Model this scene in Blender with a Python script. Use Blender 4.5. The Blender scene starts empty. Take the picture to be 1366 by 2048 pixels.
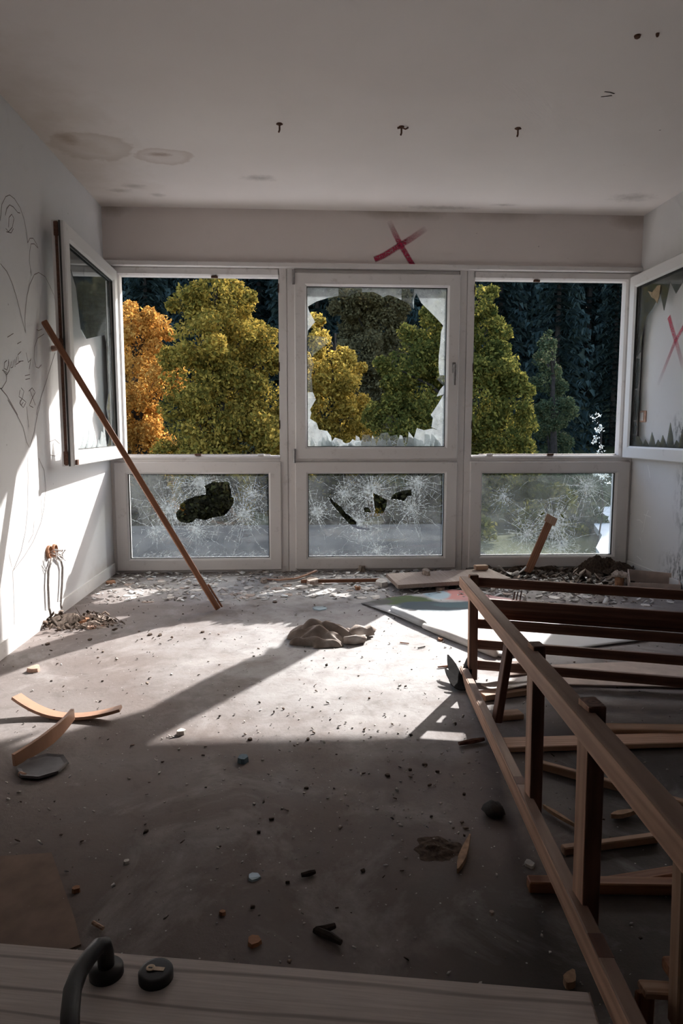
import bpy, math, random
import numpy as np
from mathutils import Vector, Matrix
from mathutils.geometry import tessellate_polygon

rng = np.random.default_rng(7)
random.seed(7)
SC = bpy.context.scene
COL = SC.collection

# ------------------------------------------------------------------ camera
YAW, PITCH, ROLL, FPX, ZC = 0.0532, 0.1152, 0.0008, 1399.2, 1.0044
cy, sy, cp, sp = math.cos(YAW), math.sin(YAW), math.cos(PITCH), math.sin(PITCH)
c_f = Vector((sy * cp, cy * cp, -sp)); c_r = Vector((cy, -sy, 0)); c_u = c_r.cross(c_f)
c_r, c_u = c_r * math.cos(ROLL) + c_u * math.sin(ROLL), c_u * math.cos(ROLL) - c_r * math.sin(ROLL)
C_O = Vector((0, 0, ZC))
cam_d = bpy.data.cameras.new('camera'); cam = bpy.data.objects.new('camera', cam_d); COL.objects.link(cam)
cam_d.sensor_fit = 'VERTICAL'; cam_d.sensor_height = 36; cam_d.lens = FPX * 36 / 2048
cam_d.clip_start = 0.02; cam_d.clip_end = 400
m = Matrix.Identity(4)
for i in range(3):
    m[i][0], m[i][1], m[i][2], m[i][3] = c_r[i], c_u[i], -c_f[i], C_O[i]
cam.matrix_world = m
SC.camera = cam

# ------------------------------------------------------------------ light
SUN = Vector((-0.89, -1.45, -1.0)).normalized()          # direction the sunlight travels
sun_d = bpy.data.lights.new('sun', 'SUN'); sun_d.energy = 8.5; sun_d.angle = math.radians(0.6); sun_d.color = (1.0, 0.965, 0.93)
sun = bpy.data.objects.new('sun', sun_d); COL.objects.link(sun)
sun.rotation_euler = SUN.to_track_quat('-Z', 'Y').to_euler(); sun.location = (6, 12, 9)
world = bpy.data.worlds.new('world'); SC.world = world; world.use_nodes = True
wt = world.node_tree; wt.nodes.clear()
wo = wt.nodes.new('ShaderNodeOutputWorld'); wb = wt.nodes.new('ShaderNodeBackground')
ws = wt.nodes.new('ShaderNodeTexSky'); ws.sky_type = 'NISHITA'; ws.sun_disc = False
ws.sun_elevation = math.radians(30); ws.sun_rotation = math.atan2(0.89, 1.45)
ws.air_density = 1.0; ws.dust_density = 2.0
wb.inputs['Strength'].default_value = 0.5
wt.links.new(ws.outputs[0], wb.inputs[0]); wt.links.new(wb.outputs[0], wo.inputs[0])
SC.view_settings.view_transform = 'Standard'; SC.view_settings.look = 'None'
SC.view_settings.gamma = 1.0; SC.view_settings.use_curve_mapping = False
SC.view_settings.exposure = 0.52
SC.cycles.max_bounces = 6; SC.cycles.diffuse_bounces = 4; SC.cycles.glossy_bounces = 2; SC.cycles.transparent_max_bounces = 12
SC.cycles.use_adaptive_sampling = True; SC.cycles.adaptive_threshold = 0.1; SC.cycles.adaptive_min_samples = 16
SC.cycles.sample_clamp_indirect = 6.0; SC.cycles.caustics_reflective = False; SC.cycles.caustics_refractive = False

# ------------------------------------------------------------------ measuring helpers (pixel of the 1366x2048 frame -> point in the room)
YW, XL, XR, H = 4.973, -1.35, 2.378, 2.5
def ray(u, v): return c_f + c_r * ((u - 683) / FPX) + c_u * ((1024 - v) / FPX)
def onp(u, v, ax, val):
    d = ray(u, v); return C_O + d * ((val - C_O[ax]) / d[ax])
def F(u, v, z=0.0): return onp(u, v, 2, z)
def W(u, v, y=YW): return onp(u, v, 1, y)
def LW(u, v, x=XL): return onp(u, v, 0, x)
def onplane(u, v, p, n):
    d = ray(u, v); return C_O + d * ((p - C_O).dot(n) / d.dot(n))

# ------------------------------------------------------------------ object helpers
def tag(o, label=None, cat=None, group=None, kind=None):
    if label: o['label'] = label
    if cat: o['category'] = cat
    if group: o['group'] = group
    if kind: o['kind'] = kind
    return o
def world_of(o):
    return o.matrix_basis if o.parent is None else world_of(o.parent) @ o.matrix_basis
def link(name, data, parent=None, mat=None):
    o = bpy.data.objects.new(name, data); COL.objects.link(o)
    mw = mat if mat is not None else Matrix.Identity(4)
    if parent is not None:
        o.parent = parent; o.matrix_basis = world_of(parent).inverted() @ mw
    else: o.matrix_basis = mw
    return o
def empty(name, loc=(0, 0, 0), rz=0.0):
    o = bpy.data.objects.new(name, None); COL.objects.link(o); o.empty_display_size = 0.05
    o.matrix_basis = Matrix.Translation(Vector(loc)) @ Matrix.Rotation(rz, 4, 'Z'); return o

class MB:
    def __init__(s): s.v = []; s.f = []; s.uv = None
    def add(s, vs, fs):
        b = len(s.v); s.v += [tuple(p) for p in vs]; s.f += [tuple(b + i for i in f) for f in fs]; return s
    def box(s, lo, hi, ch=0.0):
        x0, y0, z0 = lo; x1, y1, z1 = hi
        if ch <= 0:
            vs = [(x, y, z) for x in (x0, x1) for y in (y0, y1) for z in (z0, z1)]
            return s.add(vs, [(0, 1, 3, 2), (4, 6, 7, 5), (0, 4, 5, 1), (2, 3, 7, 6), (0, 2, 6, 4), (1, 5, 7, 3)])
        # chamfer along x
        pr = [(y0 + ch, z0), (y1 - ch, z0), (y1, z0 + ch), (y1, z1 - ch), (y1 - ch, z1), (y0 + ch, z1), (y0, z1 - ch), (y0, z0 + ch)]
        yc, zc = (y0 + y1) / 2, (z0 + z1) / 2
        vs = []
        for x, k in ((x0, 1), (x0 + ch, 0), (x1 - ch, 0), (x1, 1)):
            for (y, z) in pr:
                if k: y, z = y + math.copysign(ch * .7, yc - y), z + math.copysign(ch * .7, zc - z)
                vs.append((x, y, z))
        fs = [tuple(range(7, -1, -1)), tuple(range(24, 32))]
        for r in range(3):
            for i in range(8): fs.append((r * 8 + i, r * 8 + (i + 1) % 8, r * 8 + 8 + (i + 1) % 8, r * 8 + 8 + i))
        return s.add(vs, fs)
    def tube(s, path, r, n=8, cap=True):
        P = [Vector(p) for p in path]; R = r if isinstance(r, (list, tuple)) else [r] * len(P)
        vs = []; prev = None
        for i, p in enumerate(P):
            t = (P[min(i + 1, len(P) - 1)] - P[max(i - 1, 0)]).normalized()
            a = prev if prev is not None else (Vector((0, 0, 1)) if abs(t.z) < .9 else Vector((1, 0, 0)))
            a = (a - t * a.dot(t)).normalized(); prev = a; b = t.cross(a)
            for k in range(n):
                w = 2 * math.pi * k / n; vs.append(p + (a * math.cos(w) + b * math.sin(w)) * R[i])
        fs = []
        for i in range(len(P) - 1):
            for k in range(n): fs.append((i * n + k, i * n + (k + 1) % n, i * n + n + (k + 1) % n, i * n + n + k))
        if cap: fs += [tuple(range(n - 1, -1, -1)), tuple(range((len(P) - 1) * n, len(P) * n))]
        return s.add(vs, fs)
    def strip(s, path, widths, thick, up=(0, 0, 1)):
        """flat bar swept along a path; up = direction of its thickness"""
        P = [Vector(p) for p in path]; up = Vector(up); vs = []
        for i, p in enumerate(P):
            t = (P[min(i + 1, len(P) - 1)] - P[max(i - 1, 0)]).normalized()
            a = t.cross(up).normalized(); b = a.cross(t).normalized()
            w = widths[i] if isinstance(widths, (list, tuple)) else widths
            for sa, sb in ((-1, -1), (1, -1), (1, 1), (-1, 1)): vs.append(p + a * sa * w / 2 + b * sb * thick / 2)
        fs = [(3, 2, 1, 0)]; n = len(P)
        for i in range(n - 1):
            for k in range(4): fs.append((i * 4 + k, i * 4 + (k + 1) % 4, i * 4 + 4 + (k + 1) % 4, i * 4 + 4 + k))
        fs.append(tuple((n - 1) * 4 + k for k in range(4)))
        return s.add(vs, fs)
    def lathe(s, prof, n=24, M=Matrix.Identity(4)):
        vs = []
        for r, z in prof:
            for k in range(n):
                w = 2 * math.pi * k / n; vs.append(M @ Vector((r * math.cos(w), r * math.sin(w), z)))
        fs = []
        for i in range(len(prof) - 1):
            for k in range(n): fs.append((i * n + k, i * n + (k + 1) % n, i * n + n + (k + 1) % n, i * n + n + k))
        fs += [tuple(range(n - 1, -1, -1)), tuple(range((len(prof) - 1) * n, len(prof) * n))]
        return s.add(vs, fs)
    def slab(s, loops, off):
        """polygon with holes (3D loops, planar), given thickness vector"""
        loops = [[Vector(p) for p in l] for l in loops]; off = Vector(off)
        tris = tessellate_polygon(loops); flat = [p for l in loops for p in l]; n = len(flat)
        vs = flat + [p + off for p in flat]
        fs = [tuple(t) for t in tris] + [tuple(i + n for i in reversed(t)) for t in tris]
        b = 0
        for l in loops:
            k = len(l)
            for i in range(k): fs.append((b + i, b + (i + 1) % k, n + b + (i + 1) % k, n + b + i))
            b += k
        return s.add(vs, fs)
    def build(s, name, mat, parent=None, M=None, smooth=False, fix=True):
        me = bpy.data.meshes.new(name); me.from_pydata(s.v, [], s.f); me.validate()
        if fix:
            import bmesh
            bm = bmesh.new(); bm.from_mesh(me); bmesh.ops.recalc_face_normals(bm, faces=bm.faces); bm.to_mesh(me); bm.free()
        if smooth: me.polygons.foreach_set('use_smooth', [True] * len(me.polygons))
        if mat: me.materials.append(mat)
        return link(name, me, parent, M)

def np_mesh(name, V, Fq, mat):
    me = bpy.data.meshes.new(name); k = Fq.shape[1]; nf = len(Fq)
    me.vertices.add(len(V)); me.vertices.foreach_set('co', np.ascontiguousarray(V, dtype=np.float32).ravel())
    me.loops.add(nf * k); me.loops.foreach_set('vertex_index', np.ascontiguousarray(Fq, dtype=np.int32).ravel())
    me.polygons.add(nf); me.polygons.foreach_set('loop_start', np.arange(0, nf * k, k, dtype=np.int32))
    me.update(calc_edges=True); me.materials.append(mat); return me

def beam_M(p0, p1, up=(0, 0, 1)):
    p0, p1, up = Vector(p0), Vector(p1), Vector(up); x = (p1 - p0).normalized()
    y = up.cross(x).normalized(); z = x.cross(y); c = (p0 + p1) / 2
    M = Matrix.Identity(4)
    for i in range(3): M[i][0], M[i][1], M[i][2], M[i][3] = x[i], y[i], z[i], c[i]
    return M, (p1 - p0).length
def beam(name, p0, p1, wy, hz, mat, parent=None, up=(0, 0, 1), ch=.0025, rag=0.0):
    """timber with its length along local X; wy = width across, hz = height along up"""
    M, L = beam_M(p0, p1, up); b = MB()
    b.box((-L / 2, -wy / 2, -hz / 2), (L / 2, wy / 2, hz / 2), ch)
    if rag:                                                # splintered far end
        r = random.Random(name + str(L))
        for i in range(24, 32):
            x, y, z = b.v[i]; b.v[i] = (x - r.uniform(0, rag), y, z)
        for k in range(4):
            y = r.uniform(-wy * .35, wy * .35); z = r.uniform(-hz * .3, hz * .3); l = rag * r.uniform(.3, .8)
            b.add([(L / 2 - rag, y - wy * .1, z - hz * .1), (L / 2 - rag, y + wy * .1, z - hz * .1), (L / 2 - rag, y, z + hz * .12), (L / 2 - rag + l, y, z)], [(0, 2, 1), (0, 1, 3), (1, 2, 3), (2, 0, 3)])
    return b.build(name, mat, parent, M)

# ------------------------------------------------------------------ materials
class NT:
    def __init__(s, name):
        s.m = bpy.data.materials.new(name); s.m.use_nodes = True; s.t = s.m.node_tree; s.t.nodes.clear()
        s.out = s.t.nodes.new('ShaderNodeOutputMaterial'); s._tc = None
    def n(s, typ, **kw):
        nd = s.t.nodes.new(typ)
        for k, v in kw.items():
            if k.startswith('_'): setattr(nd, k[1:], v)
            else:
                key = int(k[1:]) if (k[0] == 'i' and k[1:].isdigit()) else k.replace('__', ' ')
                s.put(nd, key, v)
        return nd
    def put(s, nd, key, v):
        sock = nd.inputs[key]
        if isinstance(v, bpy.types.NodeSocket): s.t.links.new(v, sock)
        elif isinstance(v, bpy.types.Node): s.t.links.new(v.outputs[0], sock)
        else: sock.default_value = v
    def obj(s):
        if s._tc is None: s._tc = s.t.nodes.new('ShaderNodeTexCoord')
        return s._tc.outputs['Object']
    def mapped(s, scale=(1, 1, 1), rot=(0, 0, 0), loc=(0, 0, 0), src=None):
        return s.n('ShaderNodeMapping', Vector=src or s.obj(), Scale=scale, Rotation=rot, Location=loc).outputs[0]
    def noise(s, scale, detail=4, rough=.55, vec=None, dist=0.0):
        return s.n('ShaderNodeTexNoise', Vector=vec or s.obj(), Scale=scale, Detail=detail, Roughness=rough, Distortion=dist).outputs['Fac']
    def ramp(s, fac, stops, interp='LINEAR'):
        nd = s.n('ShaderNodeValToRGB', Fac=fac); cr = nd.color_ramp; cr.interpolation = interp
        while len(cr.elements) > 1: cr.elements.remove(cr.elements[0])
        for i, (p, c) in enumerate(stops):
            e = cr.elements[0] if i == 0 else cr.elements.new(p)
            e.position = p; c = (c, c, c) if isinstance(c, (int, float)) else c; e.color = (*c, 1) if len(c) == 3 else c
        return nd.outputs[0]
    def mix(s, f, a, b, blend='MIX'):
        nd = s.t.nodes.new('ShaderNodeMix'); nd.data_type = 'RGBA'; nd.blend_type = blend
        for i, v in ((0, f), (6, a), (7, b)):
            if isinstance(v, tuple) and len(v) == 3: v = (*v, 1)
            s.put(nd, i, v)
        return nd.outputs[2]
    def math(s, op, a, b=0.0, clamp=False):
        nd = s.n('ShaderNodeMath', _operation=op, i0=a, i1=b); nd.use_clamp = clamp; return nd.outputs[0]
    def bump(s, h, strength=.3, dist=.01):
        return s.n('ShaderNodeBump', Height=h, Strength=strength, Distance=dist).outputs[0]
    def blob(s, c, r, nz=None, amp=.5, vec=None):
        """distance field: 0 at the centre c, 1 on the ellipsoid r, roughened by noise"""
        d = s.n('ShaderNodeVectorMath', _operation='SUBTRACT', i0=vec or s.obj(), i1=tuple(c)).outputs[0]
        d = s.n('ShaderNodeVectorMath', _operation='MULTIPLY', i0=d, i1=tuple(1.0 / q for q in r)).outputs[0]
        l = s.n('ShaderNodeVectorMath', _operation='LENGTH', i0=d).outputs['Value']
        if nz is not None: l = s.math('ADD', l, s.math('MULTIPLY', s.math('SUBTRACT', nz, .5), amp))
        return l
    def pbr(s, color, rough=.7, normal=None, spec=.3, metal=0.0):
        b = s.n('ShaderNodeBsdfPrincipled', Roughness=rough, Metallic=metal)
        s.put(b, 'Specular IOR Level', spec)
        s.put(b, 'Base Color', (*color, 1) if isinstance(color, tuple) and len(color) == 3 else color)
        if normal is not None: s.put(b, 'Normal', normal)
        s.t.links.new(b.outputs[0], s.out.inputs[0]); return s.m

def plain(name, c, rough=.6, var=.25, scale=30, spec=.3, metal=0.0, bump=.1):
    t = NT(name); n = t.noise(scale, 5)
    d = tuple(x * (1 - var) for x in c); l = tuple(min(1, x * (1 + var)) for x in c)
    return t.pbr(t.ramp(n, [(.3, d), (.7, l)]), rough, t.bump(n, bump, .004), spec, metal)
def wood(name, c, dark, rough=.6, sc=1.0):
    t = NT(name)
    v = t.mapped((2.2 * sc, 26 * sc, 26 * sc)); w = t.noise(2.0, 6, .6, v, .6)
    g = t.n('ShaderNodeTexWave', Vector=t.mapped((.8 * sc, 14 * sc, 14 * sc)), Scale=2.0, Distortion=5.0, Detail=3.0, Detail__Scale=1.2, _wave_type='RINGS').outputs['Fac']
    k = t.math('ADD', t.math('MULTIPLY', w, .6), t.math('MULTIPLY', g, .4))
    dirt = t.noise(3.0, 4)
    col = t.ramp(k, [(.25, dark), (.75, c)])
    col = t.mix(t.ramp(dirt, [(.45, 0), (.75, .35)]), col, tuple(x * .55 for x in dark))
    return t.pbr(col, rough, t.bump(k, .25, .002), .3)

def wall_mat(name, base, extra=None):
    t = NT(name)
    big = t.noise(1.1, 5, .6); fine = t.noise(55, 4); mid = t.noise(7, 5, .65)
    col = t.ramp(big, [(.3, tuple(x * .93 for x in base)), (.7, base)])
    col = t.mix(t.ramp(mid, [(.6, 0), (.8, .14)]), col, (.33, .29, .26))
    spots = t.n('ShaderNodeTexVoronoi', Vector=t.obj(), Scale=6.5).outputs['Distance']
    col = t.mix(t.ramp(spots, [(.02, .55), (.035, 0)]), col, (.1, .085, .08))
    if extra: col = extra(t, col)
    return t.pbr(col, .85, t.bump(t.math('ADD', fine, t.math('MULTIPLY', mid, .6)), .12, .004), .15)

def right_extra(t, col):
    nz = t.noise(24, 6, .7, t.mapped((1, 1, .55))); big = t.noise(3, 3)
    for c, r in (((XR, 4.05, .62), (.3, .35, .42)), ((XR, 4.25, 1.0), (.3, .22, .14)), ((XR, 4.15, .1), (.3, .45, .18))):
        d = t.blob(c, r, big, .8)
        msk = t.math('MULTIPLY', t.ramp(d, [(.3, 1), (1.0, 0)]), t.ramp(nz, [(.46, 0), (.58, .95)]))
        col = t.mix(msk, col, (.06, .058, .055))
    return col
def left_extra(t, col):
    nz = t.noise(9, 5)
    d = t.blob((XL, 4.75, .05), (.3, .5, .12), nz, 1.0)
    return t.mix(t.ramp(d, [(.3, .5), (1.1, 0)]), col, (.42, .36, .32))
def front_extra(t, col):
    nz = t.noise(5, 5, .65)
    for u, v, r, s_ in ((770, 420, .3, .5), (840, 423, .2, .4), (1000, 428, .35, .3), (1270, 440, .22, .45), (215, 415, .15, .5)):
        p = W(u, v); d = t.blob(p, (r, .4, .07), nz, 1.2)
        col = t.mix(t.ramp(d, [(.2, s_), (1.0, 0)]), col, (.26, .2, .15))
    return col
def ceil_extra(t, col):
    nz = t.noise(6, 6, .6); nf = t.noise(22, 5, .7)
    for u, v, ru, rv, s_, c in ((180, 293, .21, .20, .55, (.3, .2, .13)), (328, 313, .16, .12, .6, (.32, .19, .12))):
        p = F(u, v, H); d = t.blob(p, (ru, rv, .4), nz, 1.0)
        col = t.mix(t.ramp(d, [(.0, s_ * .25), (.6, s_ * .2), (.9, s_ * .5), (1.12, s_ * .12), (1.35, 0)]), col, c)
    p = F(135, 278, H); d = t.blob(p, (.07, .1, .4), nf, 1.1); col = t.mix(t.ramp(d, [(.2, .55), (1., 0)]), col, (.24, .15, .1))
    p = F(318, 309, H); d = t.blob(p, (.09, .035, .4), nf, 1.1); col = t.mix(t.ramp(d, [(.2, .55), (1., 0)]), col, (.25, .13, .08))
    for u, v, ru, rv in ((268, 372, .09, .06), (240, 381, .09, .05), (316, 390, .06, .045), (520, 356, .12, .06), (1265, 395, .16, .1), (880, 415, .3, .05), (1010, 410, .1, .03)):
        p = F(u, v, H); d = t.blob(p, (ru, rv, .4), nf, 1.5); col = t.mix(t.ramp(d, [(.1, .42), (1., 0)]), col, (.2, .17, .15))
    d = t.blob((XL, 4.0, H), (.5, 1.6, .4), nz, .8); col = t.mix(t.ramp(d, [(.2, .45), (1.1, 0)]), col, (.42, .32, .22))
    return col

M_wall_l = wall_mat('paint_left', (.76, .76, .765), left_extra)
M_wall_r = wall_mat('paint_right', (.70, .69, .68), right_extra)
M_wall_f = wall_mat('paint_front', (.75, .685, .655), front_extra)
M_wall_b = wall_mat('paint_back', (.36, .32, .3))
def ceil_base():
    t = NT('paint_ceiling')
    big = t.noise(.9, 4); fine = t.noise(70, 3); col = t.ramp(big, [(.3, (.77, .715, .685)), (.7, (.84, .79, .76))])
    wv = t.n('ShaderNodeTexWave', Vector=t.mapped((1, 1, 1), (0, 0, .7)), Scale=34.0, Distortion=1.0).outputs['Fac']
    msk = t.ramp(t.noise(1.3, 2), [(.5, 0), (.62, .5)])
    sp_ = t.n('ShaderNodeTexVoronoi', Vector=t.obj(), Scale=3.2).outputs['Distance']
    col = t.mix(t.ramp(sp_, [(.012, .7), (.02, 0)]), col, (.1, .08, .07))
    col = ceil_extra(t, col)
    return t.pbr(col, .85, t.bump(t.math('ADD', t.math('MULTIPLY', fine, .5), t.math('MULTIPLY', wv, msk)), .16, .004), .15)
M_ceil = ceil_base()
def floor_base():
    t = NT('worn_floor')
    big = t.noise(.75, 5, .6, t.mapped(loc=(3.1, 1.7, 0))); mid = t.noise(4.5, 6, .65); fine = t.noise(60, 5, .7)
    col = t.ramp(big, [(.32, (.135, .104, .092)), (.5, (.175, .145, .134)), (.68, (.235, .212, .204))])
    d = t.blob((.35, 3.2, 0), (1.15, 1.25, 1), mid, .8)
    col = t.mix(t.ramp(d, [(.35, .9), (1.05, 0)]), col, (.39, .384, .384))            # plaster dust plus painted light: pale patch drawn in to the sunlit floor
    col = t.mix(t.ramp(mid, [(.52, 0), (.78, .5)]), col, (.2, .165, .15))
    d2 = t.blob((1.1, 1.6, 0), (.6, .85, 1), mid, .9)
    col = t.mix(t.ramp(d2, [(.55, .88), (1.2, 0)]), col, (.038, .033, .03))        # stains plus painted shade: floor darkened inside the timber frame
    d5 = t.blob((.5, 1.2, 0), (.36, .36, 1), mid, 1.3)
    col = t.mix(t.ramp(d5, [(.3, .8), (1.1, 0)]), col, (.045, .04, .036))  # more of that painted shade around the lower rail's near end
    d3 = t.blob((-.35, 1.3, 0), (.9, .7, 1), mid, 1.2)
    col = t.mix(t.ramp(d3, [(.3, .3), (1.1, 0)]), col, (.15, .12, .108))
    d4 = t.blob((-.1, 4.5, 0), (1.5, .55, 1), mid, .8); col = t.mix(t.ramp(d4, [(.4, .85), (1.05, 0)]), col, (.44, .425, .415))  # dust and painted sunlight: paler floor where the lower panes light it
    col = t.mix(t.ramp(fine, [(.6, 0), (.72, .45)]), col, (.12, .1, .09))
    blot = t.noise(11, 7, .72, None, .5); col = t.mix(t.ramp(blot, [(.5, 0), (.66, .38)]), col, (.1, .085, .078))
    blot2 = t.noise(2.6, 6, .7, t.mapped(loc=(7, 3, 0)), .8); col = t.mix(t.ramp(blot2, [(.52, 0), (.68, .35)]), col, (.46, .44, .43))
    vo = t.n('ShaderNodeTexVoronoi', Vector=t.obj(), Scale=28.0).outputs['Distance']
    col = t.mix(t.ramp(vo, [(.04, .8), (.07, 0)]), col, (.6, .58, .55))
    return t.pbr(col, t.ramp(mid, [(.3, .62), (.7, .9)]), t.bump(t.math('ADD', fine, t.math('MULTIPLY', mid, 1.4)), .25, .006), .25)
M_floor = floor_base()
M_frame = (lambda t: t.pbr(t.mix(t.ramp(t.noise(16, 6, .7), [(.58, 0), (.74, .4)]), t.ramp(t.noise(1.5, 3), [(.3, (.69, .655, .635)), (.7, (.78, .755, .74))]), (.3, .25, .22)), .45, t.bump(t.noise(60, 3), .05, .002), .35))(NT('window_paint'))
M_sash_w = (lambda t: t.pbr(t.mix(t.ramp(t.noise(14, 6, .7), [(.6, 0), (.76, .45)]), (.76, .75, .74), (.3, .25, .22)), .4, None, .35))(NT('sash_paint'))
M_seal = plain('rubber_seal', (.05, .05, .047), .7)
M_rust = plain('rusty_metal', (.12, .06, .04), .8, .5, 90)
M_black = plain('black_plastic', (.022, .022, .024), .38, .15, 60, .45)
M_brass = plain('dull_brass', (.42, .33, .24), .35, .2, 80, .5, .8)
M_metal = plain('grey_metal', (.35, .33, .32), .4, .2, 80, .5, .7)
M_wood_red = wood('red_brown_timber', (.40, .19, .105), (.22, .095, .052), .55)
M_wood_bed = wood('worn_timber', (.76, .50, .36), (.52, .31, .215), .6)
M_wood_dark = wood('dark_timber', (.2, .1, .07), (.1, .048, .035), .6)
M_wood_pale = wood('pale_timber', (.56, .38, .27), (.38, .23, .15), .65)
M_wood_bent = plain('bent_beech', (.44, .245, .16), .45, .18, 7, .35)
M_splint = plain('split_wood', (.42, .27, .17), .8, .3, 60)
M_chip = wood('chipboard', (.50, .41, .36), (.34, .25, .2), .75, 1.5)
M_card = plain('cardboard', (.2, .14, .11), .85, .2, 14)
M_card_pale = plain('pale_cardboard', (.52, .42, .36), .85, .15, 14)
M_plaster = plain('plaster', (.62, .58, .54), .9, .25, 40, .15, 0, .4)
M_plaster_pink = plain('pink_plaster', (.55, .36, .28), .85, .25, 40, .2, 0, .3)
M_orange = plain('terracotta', (.36, .18, .10), .75, .25, 40)
M_dirt = plain('dirt', (.085, .062, .048), .95, .5, 70, .1, 0, .6)
M_litter = plain('litter_fibre', (.34, .28, .24), .95, .5, 60, .1, 0, .6)
M_stone = plain('dark_stone', (.05, .048, .046), .8, .4, 50)
M_tan = plain('tan_film', (.36, .27, .17), .8, .3, 40)
M_plate = plain('slate_plate', (.11, .105, .11), .5, .3, 18, .4)
M_twig = plain('dark_twig', (.045, .035, .03), .9, .4, 50)
M_dead = plain('dead_leaf', (.012, .011, .011), .9, .3, 40, .05)
M_paper = plain('dirty_paper', (.68, .64, .6), .85, .12, 10)
M_pencil = plain('pencil', (.16, .13, .12), .9, .2, 90)
M_wire = plain('grey_wire', (.3, .27, .25), .6, .3, 90)

def door_mat():
    t = NT('door_veneer')
    g = t.n('ShaderNodeTexWave', Vector=t.mapped((.55, 3.4, 1), loc=(.1, .12, 0)), Scale=1.9, Distortion=7.0, Detail=2.5, Detail__Scale=.7, _wave_type='BANDS', _bands_direction='Y').outputs['Fac']
    f = t.noise(3, 6, .65, t.mapped((2.2, 70, 10)))
    col = t.ramp(f, [(.3, (.64, .56, .515)), (.7, (.86, .775, .73))])
    col = t.mix(t.ramp(g, [(.0, .55), (.07, .0)]), col, (.15, .11, .09))
    col = t.mix(t.ramp(t.noise(2.2, 4), [(.5, 0), (.7, .3)]), col, (.22, .18, .16))
    return t.pbr(col, .6, t.bump(f, .12, .002), .3)
M_door = door_mat()

def glass_mat(name, lo, hi, tint=(.93, .96, .96), dirtc=(.72, .76, .78), scale=6, gl=.9):
    t = NT(name)
    tr = t.n('ShaderNodeBsdfTransparent', Color=(*tint, 1)); gs = t.n('ShaderNodeBsdfGlossy', Color=(.9, .95, .95, 1), Roughness=.03)
    fr = t.n('ShaderNodeFresnel', IOR=1.5).outputs[0]
    base = t.n('ShaderNodeMixShader', i0=t.math('MULTIPLY', fr, gl), i1=tr.outputs[0], i2=gs.outputs[0])
    di = t.n('ShaderNodeBsdfDiffuse', Color=(*dirtc, 1)); tl = t.n('ShaderNodeBsdfTranslucent', Color=(*dirtc, 1))
    dd = t.n('ShaderNodeMixShader', i0=.45, i1=di.outputs[0], i2=tl.outputs[0])
    nz = t.noise(scale, 7, .7, None, .4)
    o = t.n('ShaderNodeMixShader', i0=t.ramp(nz, [(.3, lo), (.72, hi)]), i1=base.outputs[0], i2=dd.outputs[0])
    t.t.links.new(o.outputs[0], t.out.inputs[0]); return t.m
M_glass_dirty = glass_mat('dirty_glass', .006, .085)
M_glass_frost = glass_mat('frosted_shard', .22, .55, scale=14)
M_glass_clear = glass_mat('clear_shard', .02, .10, (.88, .92, .92), scale=10, gl=1.6)
M_glass_grey = glass_mat('grimy_shard', .06, .28, (.84, .87, .86), (.36, .35, .33), 12)
def crack_mat():
    t = NT('glass_crack'); c = (.86, .9, .92, 1)
    a = t.n('ShaderNodeBsdfDiffuse', Color=c); b = t.n('ShaderNodeBsdfTranslucent', Color=c); tr = t.n('ShaderNodeBsdfTransparent')
    x = t.n('ShaderNodeMixShader', i0=.6, i1=a.outputs[0], i2=b.outputs[0])
    o = t.n('ShaderNodeMixShader', i0=t.ramp(t.noise(45, 4), [(.35, .15), (.62, 1)]), i1=tr.outputs[0], i2=x.outputs[0])
    t.t.links.new(o.outputs[0], t.out.inputs[0]); return t.m
M_crack = crack_mat()
def spray_mat(name, col, fade):
    t = NT(name); uv = t.n('ShaderNodeUVMap').outputs[0]; s = t.n('ShaderNodeSeparateXYZ', Vector=uv)
    across = t.math('SUBTRACT', 1.0, t.math('ABSOLUTE', t.math('SUBTRACT', t.math('MULTIPLY', s.outputs[1], 2.0), 1.0)))
    a = t.ramp(across, [(.05, 0), (.42, .95)]); lo = t.ramp(s.outputs[0], fade)
    nz = t.ramp(t.noise(120, 3), [(.3, .6), (.6, 1)])
    al = t.math('MULTIPLY', t.math('MULTIPLY', a, lo), nz)
    d = t.n('ShaderNodeBsdfDiffuse', Color=(*col, 1)); tr = t.n('ShaderNodeBsdfTransparent')
    o = t.n('ShaderNodeMixShader', i0=al, i1=tr.outputs[0], i2=d.outputs[0]); t.t.links.new(o.outputs[0], t.out.inputs[0]); return t.m

def leaf_mat(name, stops, tl=.55, gloss=.0):
    t = NT(name); g = t.n('ShaderNodeNewGeometry'); r = g.outputs['Random Per Island']
    k = t.math('ADD', t.math('MULTIPLY', r, .55), t.math('MULTIPLY', t.noise(.9, 3), .55))
    c = t.ramp(k, stops)
    d = t.n('ShaderNodeBsdfDiffuse', Color=c); tr = t.n('ShaderNodeBsdfTranslucent', Color=c)
    o = t.n('ShaderNodeMixShader', i0=tl, i1=d.outputs[0], i2=tr.outputs[0])
    t.t.links.new(o.outputs[0], t.out.inputs[0]); return t.m

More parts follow.
